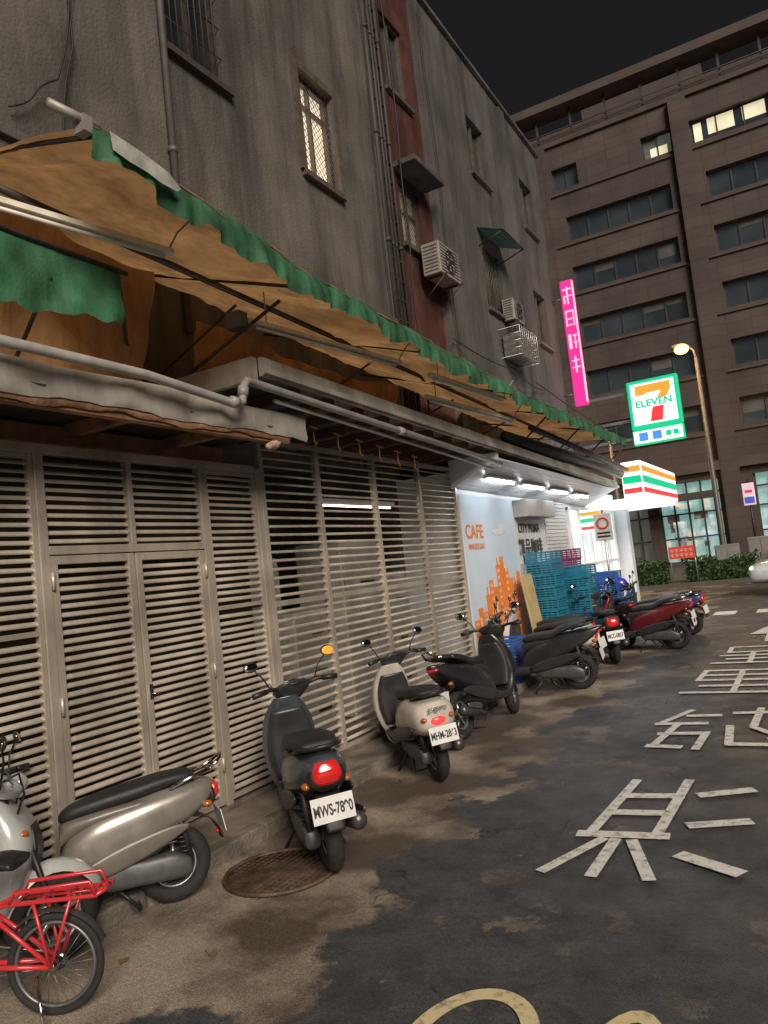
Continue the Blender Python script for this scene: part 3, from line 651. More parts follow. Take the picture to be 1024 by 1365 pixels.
mb.add(vs,fs,0,True); mb.build('canvas',canvas,aw,recalc=False)
rnd=random.Random(5)
mb=MB(); n=560; vs=[];fs=[]; rag=0
for i in range(n+1):
    y=2.30+11.3*i/n
    rag=rag*.8+rnd.uniform(-.004,.004)
    drop=.16+.024*abs(math.sin(y*math.pi*2.3+.7*math.sin(y)))+.022*math.sin(y*2.3)+.014*math.sin(y*11.3+1)+rag
    if rnd.random()<.02: drop-=.02
    ox=.018*math.sin(y*11+math.sin(y*2))+.012*math.sin(y*29+1)+.008*math.sin(y*53)
    z0=zf(y)+.02+.010*math.sin(y*6)
    vs+= [(-2.62,y,z0+.01),(-2.588+ox*.4,y,z0-drop*.35),(-2.584+ox*.8,y,z0-drop*.7),(-2.59+ox*1.3,y,z0-drop)]
for i in range(n):
    for j in range(3): k=i*4+j; fs.append((k,k+1,k+5,k+4))
mb.add(vs,fs,0,True); mb.build('valance',green,aw,recalc=False)
mb=MB(); pts=[(2.36,-.035),(2.55,-.03),(2.72,-.04),(2.80,-.085),(2.77,-.115),(2.66,-.125),(2.58,-.118),(2.46,-.125),(2.37,-.12)]
mb.add([(-2.548,y,zf(y)+.02+dz) for y,dz in pts],[tuple(range(len(pts)))]); mb.build('white_patch',patch,aw,recalc=False)
stl=M('awning frame dark',(.06,.05,.04),.6,.2,.4,6); stl2=M('awning frame grey',(.32,.30,.27),.5,.3,.2,6)
mb=MB()
mb.tube([(-2.63,2.25,3.80)]+[(-2.63,y,zf(y)+.0) for y in (3,4.1,5,6,7,8.2,10,12,13.6)],.018,8)
mb.tube([(-3.4,2.2,3.80),(-3.4,13,3.46)],.022,8)
for y in (2.34,4.2,6.1,8.0,9.9,11.8,13.5): 
    mb.tube([(-2.63,y,zf(y)-.02),(X0,y,zb_(y)-.08)],.013,8); mb.tube([(-3.4,y,zf(y)+.08),(X0,y,3.15)],.011,8)
mb.tube([(-2.9,4.05,3.5),(-4.3,4.05,3.0)],.013,8); mb.tube([(-3.6,3.3,3.7),(-4.5,4.2,2.95)],.013,8)
mb.build('frame',stl,aw)
mb=MB(); mb.tube([(-2.66,2.12,3.82),(-2.62,2.36,3.80)],.024,8); mb.box(-2.67,-2.60,2.26,2.31,3.74,3.82); mb.build('end_bracket',stl2,aw)
mb=MB(); mb.box(-3.35,-3.22,4.0,4.10,3.40,3.52); mb.build('junction_box',M('box grey',(.12,.11,.10),.6,0,.3,8),aw,bevel=.01)
for (x0,y0,z0,x1,y1,z1) in ((-3.3,1.9,3.62,-2.95,3.12,3.55),(-3.22,4.1,3.46,-2.9,5.75,3.40),(-2.84,6.2,3.36,-2.68,7.7,3.32),(-3.0,6.4,3.22,-2.8,8.3,3.18)):
    r=empty('unlit_tube_fitting','unlit white fluorescent fitting hanging beneath the awning','lamp','unlit tube fittings below the awning',loc=(x0,y0,z0))
    d=V(x1-x0,y1-y0,z1-z0); s_=V(d.y,-d.x,0).normalized()*.028; u_=V(0,0,.018)
    mb=MB(); mb.hexa([-s_-u_,s_-u_,s_-u_+d,-s_-u_+d,-s_*.6+u_,s_*.6+u_,s_*.6+u_+d,-s_*.6+u_+d]); mb.build('fitting',M('fitting dusty',(.70,.65,.55),.6,0,.2,8),r)
    mb=MB(); mb.tube([V(0,0,-.038)+d*.04,V(0,0,-.038)+d*.96],.012,8); mb.build('tube',M('tube off',(.8,.77,.70),.3),r)
    mb=MB(); mb.tube([d*.98,d*1.0+V(.05,0,.1),d+V(.1,.08,.2)],.006,6); mb.tube([d*.1,d*.1+V(0,0,.25)],.005,6); mb.build('hanger',stl2,r)
aw2=empty('small_canvas_awning','weathered green flap with orange canvas behind it','awning')
mb=MB(); vs=[];fs=[]; n=120
for i in range(n+1):
    y=-.2+3.14*i/n
    for j in range(9):
        t=j/8; vs.append((-3.2+(.035*math.sin(y*9+t*2)+.015*math.sin(y*23+t*5)+.008*math.sin(y*41-t*9))*t,y+.01*math.sin(t*9)*(i==n),3.46-.35*t+.02*math.sin(y*5)*t+(.012*math.sin(y*31)+rnd.uniform(-.004,.004))*(t==1)))
for i in range(n):
    for j in range(8): k=i*9+j; fs.append((k,k+1,k+10,k+9))
mb.add(vs,fs,0,True); mb.build('flap',green,aw2,recalc=False)
def tarp(name,par,y0,y1,xa,xb,za,zb,mat,seed):
    mb=MB(); vs=[];fs=[]; n=70;m_=14
    for i in range(n+1):
        u=i/n; y=y0+(y1-y0)*u
        for j in range(m_+1):
            t=j/m_; vs.append((xa+(xb-xa)*t+.04*math.sin(y*5+t*3+seed)+.02*math.sin(y*13-t*4)+.012*math.sin(t*17+y*3),y,za+(zb-za)*t-.05*math.sin(y*2+seed)*(1-t)-.05*math.sin(math.pi*u*3)*t))
    for i in range(n):
        for j in range(m_): k=i*(m_+1)+j; fs.append((k,k+1,k+m_+2,k+m_+1))
    mb.add(vs,fs,0,True); return mb.build(name,mat,par,recalc=False)
tarp('canvas',aw2,-.2,3.9,-3.9,-4.15,4.0,2.95,M('lit tarp',(.75,.42,.18),.8,0,.3,2,.2,40,trans=.35,streak=.35,sscale=1.5),0)
mb=MB(); mb.tube([(-3.2,-.2,3.46),(-3.2,3.0,3.46)],.016,8); 
for y in (.4,1.6,2.95): mb.tube([(-3.2,y,3.46),(X0,y,3.75)],.014,8)
mb.tube([(-3.22,2.5,3.3),(-4.3,2.9,2.95)],.013,8); mb.build('frame',stl,aw2)
o=tarp('hanging_tarp',None,4.5,7.9,-4.05,-4.25,3.74,3.0,M('brown tarp',(.55,.29,.12),.8,0,.35,3,.2,40,trans=.3,streak=.4,sscale=1.5),1.3); tag(o,'brown orange tarp hanging beneath the awning','tarp')
r=empty('rolled_awning','dark rolled up awning above the shop canopy','awning')
mb=MB(); mb.tube([(-3.15,8.9,3.12),(-3.1,11,3.06),(-3.02,14.9,2.98)],[.07,.10,.09],14); mb.tube([(-2.9,9.2,3.22),(-2.85,14.6,3.02)],.04,8); mb.build('roll',M('dark vinyl',(.03,.032,.04),.45,0,.3,6,.3,14),r)
for y in (9.3,10.8,12.3,13.8): mb=MB(); mb.tube([(-2.63,y,3.4),(-3.1,y,3.04),(-4.55,y,3.5)],.013,6); mb.build('arm',stl,r)
def wire(pts,r=.008):
    P=[Vector(p) for p in pts]; out=[]
    for i in range(len(P)-1):
        a,b=P[i],P[i+1]
        for k in range(10): t=k/10; q=a.lerp(b,t); q.z-=.35*t*(1-t)*(b-a).length*.3; q.y+=.03*math.sin(t*math.pi*2); out.append(q)
    out.append(P[-1]); mb=MB(); mb.tube(out,r,6); o=mb.build('cable',cable); tag(o,'black cable hanging on the facade','cable','cables on the facade')
wire([(X0+.05,3.6,4.5),(X0+.06,3.9,6.0),(X0+.04,3.7,8.5),(X0+.05,4.0,11)])
wire([(X0+.05,3.3,5.2),(X0+.10,3.7,5.6),(X0+.04,4.1,7.5),(X0+.05,3.9,11)])
wire([(X0+.05,8.9,3.6),(X0+.05,9.0,8),(X0+.05,9.02,12)])
wire([(X0+.05,9.75,3.6),(X0+.05,9.72,6),(X0+.05,9.8,8),(X0+.05,9.7,12)],.012)
wire([(X0+.05,11.0,5.2),(X0+.3,13,5.0),(X0+.05,15.8,5.1)],.01)
wire([(X0+.05,2.0,5.0),(X0+.05,9.0,4.5),(X0+.05,11.1,4.4)],.008)
wire([(X0+.05,15.2,5.2),(-3.6,17,4.2),(-3.28,18,4.5)],.01)
wire([(X0+.06,11.15,4.2),(X0+.06,11.2,7.4),(X0+.06,11.15,11)],.010)

# ---------------------------------------------------------------- scooters
def wheel(name,parent,cx,r=.245,w_=.055,spk=5,mrim=alu):
    e=MB(); e.torus((cx,0,r),r-w_,w_,0,40,10,'y',1.0); t=e.build(name,rub,parent)
    e=MB(); e.torus((cx,0,r),r-w_*1.9,.014,0,32,8,'y',2.2); e.tube([(cx,-.045,r),(cx,.045,r)],.045,14)
    for k in range(spk):
        a=2*math.pi*k/spk+.3; e.tube([(cx,0,r),(cx+(r-.1)*math.cos(a),0,r+(r-.1)*math.sin(a))],[.02,.014],6)
    e.build('rim',mrim,t)
    e=MB(); e.tube([(cx,.03,r),(cx,.034,r)],.085,20); e.build('brake_disc',chrome,t)
    return t
SM=.889
def scooter(label,loc,head,bodyc,trimc=None,seatm=None,plate=None,lean=-.09,scale=1.,lit=False,style=0,steer=.25,rack=False,metal=0.,helmet=None,orange_mirror=False,logo=None):
    yaw=math.atan2(head[1],head[0]); hv=Vector((math.cos(yaw),math.sin(yaw))); s_=SM*scale
    c=Vector(loc)+hv*.625*s_
    r=empty('scooter',label,'scooter','scooters parked along the kerb',loc=(c.x,c.y,0),rot=(lean,0,yaw),scale=s_)
    key='%.2f_%.2f_%.2f_%.1f'%(*bodyc,metal)
    bm_=M('paint '+key,bodyc,.3,metal,.14,5,coat=.6,streak=.2,sscale=3); tm=M('trim '+('%.2f'%trimc[0] if trimc else 'dark'),trimc or (.03,.03,.033),.4,0,.15,10,coat=.2)
    sm_=seatm or vinyl
    wheel('wheel',r,-.625)
    b=MB()
    if style==0:
        b.loft([(-.93,.70,0,.03,.02),(-.90,.69,0,.10,.06),(-.80,.655,0,.145,.11),(-.60,.60,0,.175,.155),(-.38,.55,0,.185,.18),(-.15,.49,0,.175,.19),(.0,.43,0,.15,.15),(.06,.38,0,.12,.10)],24,.72,5)
    elif style==1:
        b.loft([(-.88,.58,0,.03,.03),(-.86,.59,0,.13,.10),(-.78,.59,0,.19,.16),(-.62,.585,0,.215,.185),(-.42,.56,0,.215,.20),(-.2,.50,0,.185,.20),(-.02,.44,0,.15,.16),(.05,.38,0,.12,.10)],24,.85,5)
    else:
        b.loft([(-1.0,.80,0,.02,.015),(-.95,.785,0,.07,.035),(-.80,.72,0,.13,.085),(-.58,.64,0,.17,.13),(-.35,.56,0,.185,.17),(-.12,.48,0,.17,.18),(.03,.41,0,.14,.14),(.08,.36,0,.11,.09)],24,.62,5)
    b.build('rear_body',bm_,r)
    for s in (-1,1):
        b=MB(); b.loft([(-.72,.50,14,.008,.015),(-.6,.475,12,.012,.05),(-.42,.43,10,.014,.07),(-.22,.38,6,.014,.07),(-.05,.34,0,.010,.04)],12,.7,4,yoff=s*(.182 if style!=1 else .205)); b.build('side_cowl',tm,r)
    b=MB(); b.loft([(-.55,.42,0,.13,.06),(-.3,.38,0,.17,.09),(0,.32,0,.17,.07),(.25,.285,0,.165,.045),(.42,.30,0,.15,.05)],16,.6,4); b.build('floorboard',tm,r)
    b=MB(); 
    for k in range(5): b.box(.08+k*.06,.10+k*.06,-.13,.13,.335,.343)
    b.build('floor_mat',blk,r)
    b=MB(); b.loft([(.37,.27,-90,.13,.05),(.42,.36,-84,.18,.07),(.47,.50,-80,.205,.085),(.475,.64,-82,.205,.10),(.45,.77,-90,.185,.09),(.405,.88,-96,.14,.07),(.375,.95,-100,.09,.05)],24,.75,5)
    b.build('leg_shield',bm_,r)
    b=MB(); b.loft([(.34,.38,-90,.15,.035),(.375,.55,-86,.175,.04),(.375,.72,-90,.165,.04),(.345,.86,-96,.12,.035)],16,.7,4); b.build('inner_panel',tm,r)
    b=MB(); b.loft([(.565,.52,-84,.09,.012),(.578,.62,-84,.10,.014),(.56,.74,-90,.06,.012)],14,.7,3); b.build('front_grille',blk,r)
    for s in (-1,1): b=MB(); b.ell((.53,s*.13,.72),(.03,.035,.02)); b.build('indicator',orl,r)
    sg_=bpy.data.objects.new('steering',None); COL.objects.link(sg_); sg_.parent=r
    sg_.location=(.625,0,0); sg_.rotation_euler=(0,0,steer)
    wheel('front_wheel',sg_,0.)
    b=MB(); n=12; pv=[];fs=[]
    for i in range(n+1):
        a=math.radians(15+150*i/n); rr=.285; hw=.07 if 0<i<n else .05; x=rr*math.cos(a); z=.245+rr*math.sin(a)
        d=V(x,0,z-.245).normalized()
        for q,dd in ((-1,-.05),(-.75,-.008),(0,.012),(.75,-.008),(1,-.05)): pv.append((x+d.x*dd,q*hw,z+d.z*dd))
    for i in range(n):
        for q in range(4): k=i*5+q; fs.append((k,k+1,k+6,k+5))
    b.add(pv,fs,0,True); b.build('front_fender',bm_,sg_,recalc=False)
    b=MB()
    for y in (-.075,.075): b.tube([(0,y,.245),(-.10,y*.9,.62)],.017,8)
    b.tube([(-.09,0,.55),(-.24,0,.98)],.022,8); b.build('fork',blk,sg_)
    b=MB(); b.loft([(-.19,.91,-96,.07,.05),(-.20,.96,-100,.13,.085),(-.225,1.01,-104,.15,.085),(-.255,1.045,-106,.11,.06),(-.265,1.055,-106,.05,.03)],20,.8,4); b.build('handlebar_cover',bm_ if (style==1 and not lit) else tm,sg_)
    b=MB(); b.ell((-.135,0,.975),(.05,.075,.055)); b.build('headlight',clearl,sg_)
    b=MB(); 
    for s in (-1,1): b.tube([(-.25,s*.10,1.01),(-.27,s*.2,1.03),(-.31,s*.34,1.02)],[.016,.016,.014],8)
    b.build('handlebar',blk,sg_)
    for s in (-1,1):
        b=MB(); b.tube([(-.285,s*.24,1.025),(-.315,s*.355,1.018)],.021,10); b.build('grip',blk,sg_)
        b=MB(); b.tube([(-.22,s*.20,1.02),(-.22,s*.27,1.01),(-.25,s*.35,1.0)],.006,6); b.build('brake_lever',alu,sg_)
        b=MB(); b.tube([(-.24,s*.16,1.02),(-.16,s*.14,1.04),(-.12,s*.06,.92),(-.16,s*.03,.8)],.006,6); b.build('brake_cable',blk,sg_)
        om=orange_mirror and s==-1
        b=MB(); b.tube([(-.255,s*.19,1.035),(-.25,s*.23,1.12),(-.27,s*.30,1.20)],.006,6); b.ell((-.272,s*.325,1.225),(.018,.058,.040),rot=Euler((0,.15,0))); mo=b.build('mirror',blk,sg_)
        b=MB(); b.ell((-.285,s*.325,1.223),(.008,.052,.034),rot=Euler((0,.15,0))); b.build('mirror_glass',orm if om else mirr,mo)
    b=MB(); b.ell((-.29,0,1.05),(.035,.06,.012),rot=Euler((0,-.5,0))); b.build('dashboard',blk,sg_)
    b=MB()
    if style==2: S=[(-.80,.855,0,.05,.015),(-.76,.86,0,.11,.035),(-.6,.84,0,.125,.04),(-.45,.80,0,.135,.045),(-.34,.745,0,.14,.05),(-.15,.73,0,.125,.05),(0,.705,0,.09,.045),(.05,.69,0,.05,.02)]
    else: S=[(-.80,.79,0,.06,.015),(-.76,.80,0,.12,.035),(-.60,.795,0,.145,.045),(-.42,.77,0,.155,.05),(-.22,.745,0,.145,.05),(-.04,.715,0,.11,.045),(.04,.69,0,.07,.03),(.06,.68,0,.03,.01)]
    b.loft(S,20,.65,5); b.build('seat',sm_,r)
    b=MB(); b.loft([(-.55,.69,0,.15,.04),(-.2,.66,0,.15,.05),(.03,.60,0,.11,.07),(.06,.52,0,.10,.06)],16,.7,4); b.build('seat_base',tm,r)
    b=MB(); zt=.80 if style!=2 else .87
    b.tube([(-.62,.14,zt-.05),(-.80,.13,zt),(-.90,.08,zt+.015),(-.92,0,zt+.02),(-.90,-.08,zt+.015),(-.80,-.13,zt),(-.62,-.14,zt-.05)],.013,8)
    if rack:
        b.tube([(-.90,.08,zt),(-.98,.06,zt+.07),(-1.0,0,zt+.09),(-.98,-.06,zt+.07),(-.90,-.08,zt)],.011,8); b.tube([(-.80,.0,zt),(-1.0,0,zt+.085)],.009,6)
    b.build('grab_rail',chrome if rack else blk,r)
    tl=redon if lit else redl
    b=MB()
    if style==1: b.ell((-.870,0,.575),(.028,.075,.040)); 
    elif style==0: b.loft([(-.885,.60,-70,.055,.03),(-.915,.635,-75,.085,.035),(-.925,.685,-80,.085,.035),(-.905,.735,-85,.06,.03)],16,.7,4)
    else: b.ell((-.955,0,.765),(.035,.075,.022))
    b.build('tail_light',tl,r)
    if style==0:
        b=MB(); b.loft([(-.86,.57,-60,.07,.03),(-.895,.605,-65,.11,.03),(-.90,.66,-75,.115,.03),(-.88,.72,-85,.09,.03)],16,.7,3); b.build('tail_housing',blk,r)
    for s in (-1,1):
        b=MB(); b.ell((-.86,s*.125,.60),(.035,.028,.022)); b.build('indicator',orl,r)
    b=MB(); b.loft([(-.70,.56,-20,.08,.03),(-.86,.50,-50,.075,.018),(-.93,.42,-75,.065,.012),(-.955,.34,-80,.055,.01)],12,.6,4); b.build('rear_fender',blk,r)
    b=MB(); b.obox((-.955,0,.47),(.006,.255,.145),Euler((0,.18,0))); pl=b.build('license_plate',plw,r,bevel=.002)
    b=MB(); b.ell((-.93,0,.385),(.012,.03,.02)); b.build('reflector',redl,r)
    if plate: text('plate_number',plate,.086,plk,(-.9605,0,.466),(H-.18,0,-H),pl,sx=.60 if len(plate)>6 else .8,ext=.001,bold=.0025)
    if logo: text('logo_lettering',logo,.062,M('logo grey',(.12,.12,.12),.4),(-.893,0,.685),(H-.62,0,-H),r,ext=.001,bold=.0015)
    b=MB(); b.loft([(-.72,.24,0,.045,.05),(-.62,.26,0,.06,.085),(-.4,.27,0,.06,.08),(-.2,.29,0,.055,.09),(-.1,.30,0,.04,.06)],16,.6,4,yoff=.11); b.build('drive_case',M('engine grey',(.11,.11,.115),.45,.5,.2,12),r)
    b=MB(); b.ell((-.25,0,.33),(.16,.10,.11)); b.build('engine',M('engine dark',(.04,.04,.042),.5,.4,.2,12),r)
    b=MB(); b.tube([(-.72,.12,.3),(-.66,.13,.6)],.02,8)
    for k in range(7): b.torus((-.69+k*.007,.12,.34+k*.03),.03,.007,0,14,6,'z')
    b.build('shock_absorber',MATS['engine dark'],r)
    b=MB(); b.tube([(-.2,-.10,.24),(-.35,-.15,.20),(-.45,-.155,.235)],.018,8); b.tube([(-.45,-.155,.235),(-.5,-.16,.25),(-.82,-.165,.32),(-.85,-.165,.325)],[.03,.055,.055,.035],14); b.build('exhaust',M('exhaust',(.10,.10,.10),.35,.6,.2,10),r)
    b=MB(); b.loft([(-.5,.30,8,.008,.03),(-.65,.33,8,.009,.035),(-.78,.36,8,.008,.02)],10,.6,3,yoff=-.222); b.build('heat_shield',M('shield grey',(.16,.16,.16),.35,.6,.2,10),r)
    b=MB(); b.tube([(-.18,.10,.22),(-.06,.22,.0 if lean<0 else .02)],.011,8); b.build('side_stand',blk,r)
    b=MB(); b.tube([(-.25,-.1,.2),(-.38,-.14,.06),(-.38,.14,.06),(-.25,.1,.2)],.012,8); b.build('centre_stand',blk,r)
    if helmet:
        hm=empty('helmet','open face helmet resting on a scooter','helmet','helmets on scooters',loc=(c.x+hv.x*.30*s_,c.y+hv.y*.30*s_,1.0*s_)) 
        b=MB(); b.ell((0,0,.08),(.14,.12,.125)); b.build('shell',M('helmet '+'%.2f'%helmet[0]+'%.2f'%helmet[2],helmet,.25,0,.1,6,coat=.6),hm)
        b=MB(); b.ell((.05,0,.07),(.11,.112,.06)); b.build('visor',M('visor',(.03,.03,.035),.08),hm)
        b=MB(); b.torus((0,0,.0),.105,.014,0,20,6,'z'); b.build('trim',blk,hm)
    return r
scooter('slate grey scooter with rounded red tail lamp and white plate',(-2.52,3.49),(-.72,.69),(.075,.09,.105),plate='MWS-7890',style=0,lean=-.06,orange_mirror=True,metal=.3,steer=.3)
scooter('white scooter with lit tail lamp by the louvred fence',(-2.66,5.15),(-.72,.69),(.58,.54,.48),plate='MHM-2863',style=1,lit=True,lean=-.07,scale=.95,steer=.3,logo='gogoro')
scooter('black scooter parked parallel to the kerb',(-2.99,6.37),(.08,1),(.022,.022,.025),plate='576',style=2,lean=-.13,steer=.3,rack=True)
scooter('glossy black scooter parked across the kerb',(-2.55,8.75),(-.97,-.12),(.025,.026,.03),style=2,lean=-.09,steer=.2)
scooter('white scooter next to the stacked crates',(-2.75,9.7),(-.96,.1),(.6,.61,.61),style=1,lean=-.09,steer=.3)
scooter('white and yellow scooter beside the crates',(-2.95,10.25),(-.9,.2),(.58,.56,.48),trimc=(.5,.36,.04),style=0,lean=-.09)
scooter('dark scooter with white plate seen from behind',(-2.56,10.6),(-.45,.89),(.04,.042,.05),plate='MCC-0857',style=0,lean=-.07)
scooter('dark red scooter near the shop entrance',(-1.93,11.8),(-.98,.05),(.13,.012,.018),style=2,lean=-.09,rack=True,plate='NPE')
scooter('black scooter parked outside the shop',(-2.05,12.7),(-.98,.1),(.03,.03,.035),style=0,lean=-.09,helmet=(.03,.06,.45))
scooter('black and red scooter in the shop row',(-2.75,12.3),(-.7,.6),(.05,.03,.03),style=2,lean=-.08)
scooter('dark blue scooter at the end of the row',(-1.95,13.5),(-.98,.15),(.03,.06,.2),style=0,lean=-.09)
scooter('silver beige scooter with black seat and rear rack',(-3.14,2.93),(-.58,-.81),(.27,.25,.22),trimc=(.13,.115,.10),style=0,lean=.06,rack=True,metal=.35,steer=-.3,scale=.89)
scooter('white scooter with brown seat beside a bicycle',(-3.98,1.52),(.72,.69),(.48,.50,.50),seatm=M('brown vinyl',(.22,.09,.04),.45,0,.2,20),style=1,lean=-.06,steer=.45,scale=.95)

# ---------------------------------------------------------------- bicycle
red=M('bicycle red',(.60,.03,.04),.35,0,.08,10,coat=.5)
bk=empty('bicycle','small red bicycle with rear rack and kickstand','bicycle',loc=(-2.83,1.98,0),rot=(.03,0,math.atan2(-.5,-.87)),scale=1.)
rw=.195
def bwheel(cx):
    b=MB(); b.torus((cx,0,rw),rw-.016,.016,0,48,8); t=b.build('wheel',rub,bk)
    b=MB(); b.torus((cx,0,rw),rw-.037,.008,0,48,6,'y',1.6); b.build('rim',M('rim dark',(.2,.2,.2),.4,.6),t)
    b=MB()
    for k in range(24):
        a=2*math.pi*k/24; s=(1 if k%2 else -1)*.02; b.tube([(cx+.02*math.cos(a+.9),s,rw+.02*math.sin(a+.9)),(cx+(rw-.04)*math.cos(a),0,rw+(rw-.04)*math.sin(a))],.0012,4)
    b.build('spoke',M('spoke steel',(.25,.25,.25),.4,.7),t); b=MB(); b.tube([(cx,-.04,rw),(cx,.04,rw)],.018,10); b.tube([(cx,-.03,rw),(cx,-.026,rw)],.035,16); b.build('hub',chrome,t)
    b=MB(); pts=[(cx+(rw+.018)*math.cos(math.radians(a)),rw+(rw+.018)*math.sin(math.radians(a))) for a in range(40,161,8)]
    vs=[];fs=[]
    for x,z in pts: vs+= [(x,-.024,z-.008),(x,0,z+.004),(x,.024,z-.008)]
    for i in range(len(pts)-1):
        for q in range(2): k=i*3+q; fs.append((k,k+1,k+4,k+3))
    b.add(vs,fs,0,True); b.build('fender',M('fender dark',(.05,.05,.05),.4),bk,recalc=False)
bwheel(0); bwheel(.92)
b=MB()
bb=V(.36,0,.22); st_=V(.26,0,.55); hd=V(.78,0,.60); hd2=V(.80,0,.50)
for p,q,rr in ((bb,st_,.014),(bb,hd2,.016),(V(.30,0,.42),hd2+V(-.02,0,.04),.013),(hd,hd2,.017)): b.tube([p,q],rr,10)
for s in (-.035,.035):
    b.tube([V(0,s,rw),bb+V(0,s*.5,0)],.010,8); b.tube([V(0,s,rw),V(.29,s*.4,.45)],.009,8); b.tube([hd2+V(0,s*.5,-.02),V(.92,s,rw)],.010,8)
b.build('frame',red,bk)
b=MB()
for s in (-.06,.06): 
    b.tube([V(.26,s*.3,.42),V(.16,s,.455),V(-.20,s,.455),V(-.23,s*.8,.47),V(-.235,0,.475)],.009,8); b.tube([V(0,s*.8,rw),V(-.10,s,.455)],.007,8); b.tube([V(0,s*.8,rw),V(.05,s,.455)],.007,8)
b.tube([V(.1,0,.457),V(-.22,0,.457)],.006,6)
for x in (.12,.02,-.08,-.18): b.tube([V(x,-.06,.457),V(x,.06,.457)],.006,6)
for s in (-.062,.062): b.tube([V(.14,s,.457),V(.12,s,.50),V(-.18,s,.51),V(-.2,s,.457)],.008,8)
b.build('rear_rack',red,bk)
b=MB(); b.loft([(.12,.60,0,.09,.02),(.2,.61,0,.08,.03),(.3,.605,0,.04,.022),(.38,.60,0,.015,.012)],14,.8,4); b.tube([(.26,0,.5),(.25,0,.6)],.011,8); b.build('saddle',blk,bk)
b=MB(); b.tube([V(.78,0,.6),V(.76,0,.74)],.012,8); b.tube([V(.70,-.24,.76),V(.75,-.1,.74),V(.75,.1,.74),V(.70,.24,.76)],.011,8); b.build('handlebar',chrome,bk)
b=MB(); b.torus((.36,-.035,.22),.07,.006,0,28,6); b.tube([(.36,-.05,.22),(.45,-.055,.12)],.008,6); b.box(.42,.49,-.12,-.06,.11,.125); b.tube([(.36,.05,.22),(.27,.055,.32)],.008,6); b.box(.23,.31,.06,.12,.315,.33); b.tube([(0,-.035,.22),(.36,-.035,.29)],.004,5); b.tube([(0,-.035,.17),(.36,-.035,.15)],.004,5); b.build('crank',alu,bk)
b=MB(); b.tube([(.06,.04,.17),(.0,.13,.0)],.007,6); b.build('kickstand',chrome,bk)

# ---------------------------------------------------------------- crates
CR={}
def crate(cm,x,y,z,label,rot=0):
    r=CR.get(cm.name)
    if r is None:
        b=MB(); W,D,Hh,t=.40,.50,.17,.008
        b.box(-W/2,W/2,-D/2,D/2,0,t)
        for k in range(5):
            z0=.01+k*.034; hh=.020 if k<4 else .026
            b.box(-W/2,-W/2+t,-D/2,D/2,z0,z0+hh); b.box(W/2-t,W/2,-D/2,D/2,z0,z0+hh); b.box(-W/2+t,W/2-t,-D/2,-D/2+t,z0,z0+hh); b.box(-W/2+t,W/2-t,D/2-t,D/2,z0,z0+hh)
        for i in range(6):
            x_=-W/2+i*W/5*.96; b.box(x_,x_+.014,-D/2-.003,-D/2,0,Hh); b.box(x_,x_+.014,D/2,D/2+.003,0,Hh)
        for i in range(7):
            y_=-D/2+i*D/6*.97; b.box(W/2,W/2+.003,y_,y_+.014,0,Hh); b.box(-W/2-.003,-W/2,y_,y_+.014,0,Hh)
        b.box(-W/2-.006,W/2+.006,-D/2-.006,-D/2-.003,Hh-.02,Hh); b.box(W/2+.003,W/2+.008,-D/2,D/2,Hh-.02,Hh)
        r=b.build('crate',cm,recalc=False); CR[cm.name]=r; o=r
    else:
        o=r.copy(); COL.objects.link(o)
    o.location=(x,y,z); o.rotation_euler=(0,0,rot); tag(o,label,'crate','plastic crates stacked outside the shop'); return o
teal=M('crate teal',(.02,.19,.29),.45,0,.25,6); blue=M('crate blue',(.03,.11,.38),.45,0,.1,6); purp=M('crate purple',(.20,.03,.12),.45,0,.1,6)
for k in range(9): crate(teal,-3.50+random.uniform(-.015,.015),10.95,.095+k*.172,'teal plastic crate in a tall stack',random.uniform(-.05,.05))
for k in range(8): crate(teal if k!=3 else blue,-3.18+random.uniform(-.018,.018),11.55,k*.172,'teal plastic crate stacked on the road edge' if k!=3 else 'blue plastic crate inside a teal stack',random.uniform(-.07,.07))
for k in range(9): crate(purp if k>6 else blue,-3.55,12.2,.095+k*.172,'purple plastic crate on top of a stack' if k>6 else 'blue plastic crate in a stack',random.uniform(-.05,.05))
for k in range(7): crate(blue,-3.05,12.75,k*.172,'blue plastic crate in a stack',random.uniform(-.05,.05))
for k in range(3): crate(blue,-3.5,8.95,.095+k*.172,'blue plastic crate below the poster wall',random.uniform(-.05,.05))
b=MB(); b.obox((0,0,.62),(.03,.45,1.24),Euler((0,-.12,0))); b.box(-.10,-.06,-.2,.2,1.2,1.25); o=b.build('yellow_board',M('yellow board',(.46,.36,.17),.6,0,.2,5),bevel=.008,loc=(-3.52,10.3,.095)); tag(o,'pale yellow board leaning against the wall','board')

# ---------------------------------------------------------------- far office building
FY0=43.
ff=lambda u,z,d:(u,FY0+d,z)
tile=tile_mat('pink brown tile',(.088,.068,.064),(.074,.057,.054),(.048,.039,.037),'X',1.0,1.2,.6)
ob=empty('office_building','nine storey brown tiled office building across the road','building')
rows=[7.9,11.0,14.1,17.2,20.2]; groups=[(-19.5,-12.2),(-9.9,-4.1),(-2.3,3.6),(5.4,11.0),(12.8,18.5)]
hs=[]
for z in rows:
    for a,b_ in groups: hs.append((a,b_,z-.72,z+.72))
for a,b_ in [(-19.5,-12.2),(-10.4,-8.9),(-5.3,-3.7),(-2.8,1.2),(2.0,3.6),(5.4,11.)]: hs.append((a,b_,23.3-.65,23.3+.65))
shops=[(-19,-13),(-11.8,-7.6),(-7.0,-3.9),(-2.2,3.5),(4.6,11),(12.5,18.6)]
for a,b_ in shops: hs.append((a,b_,.4,4.6))
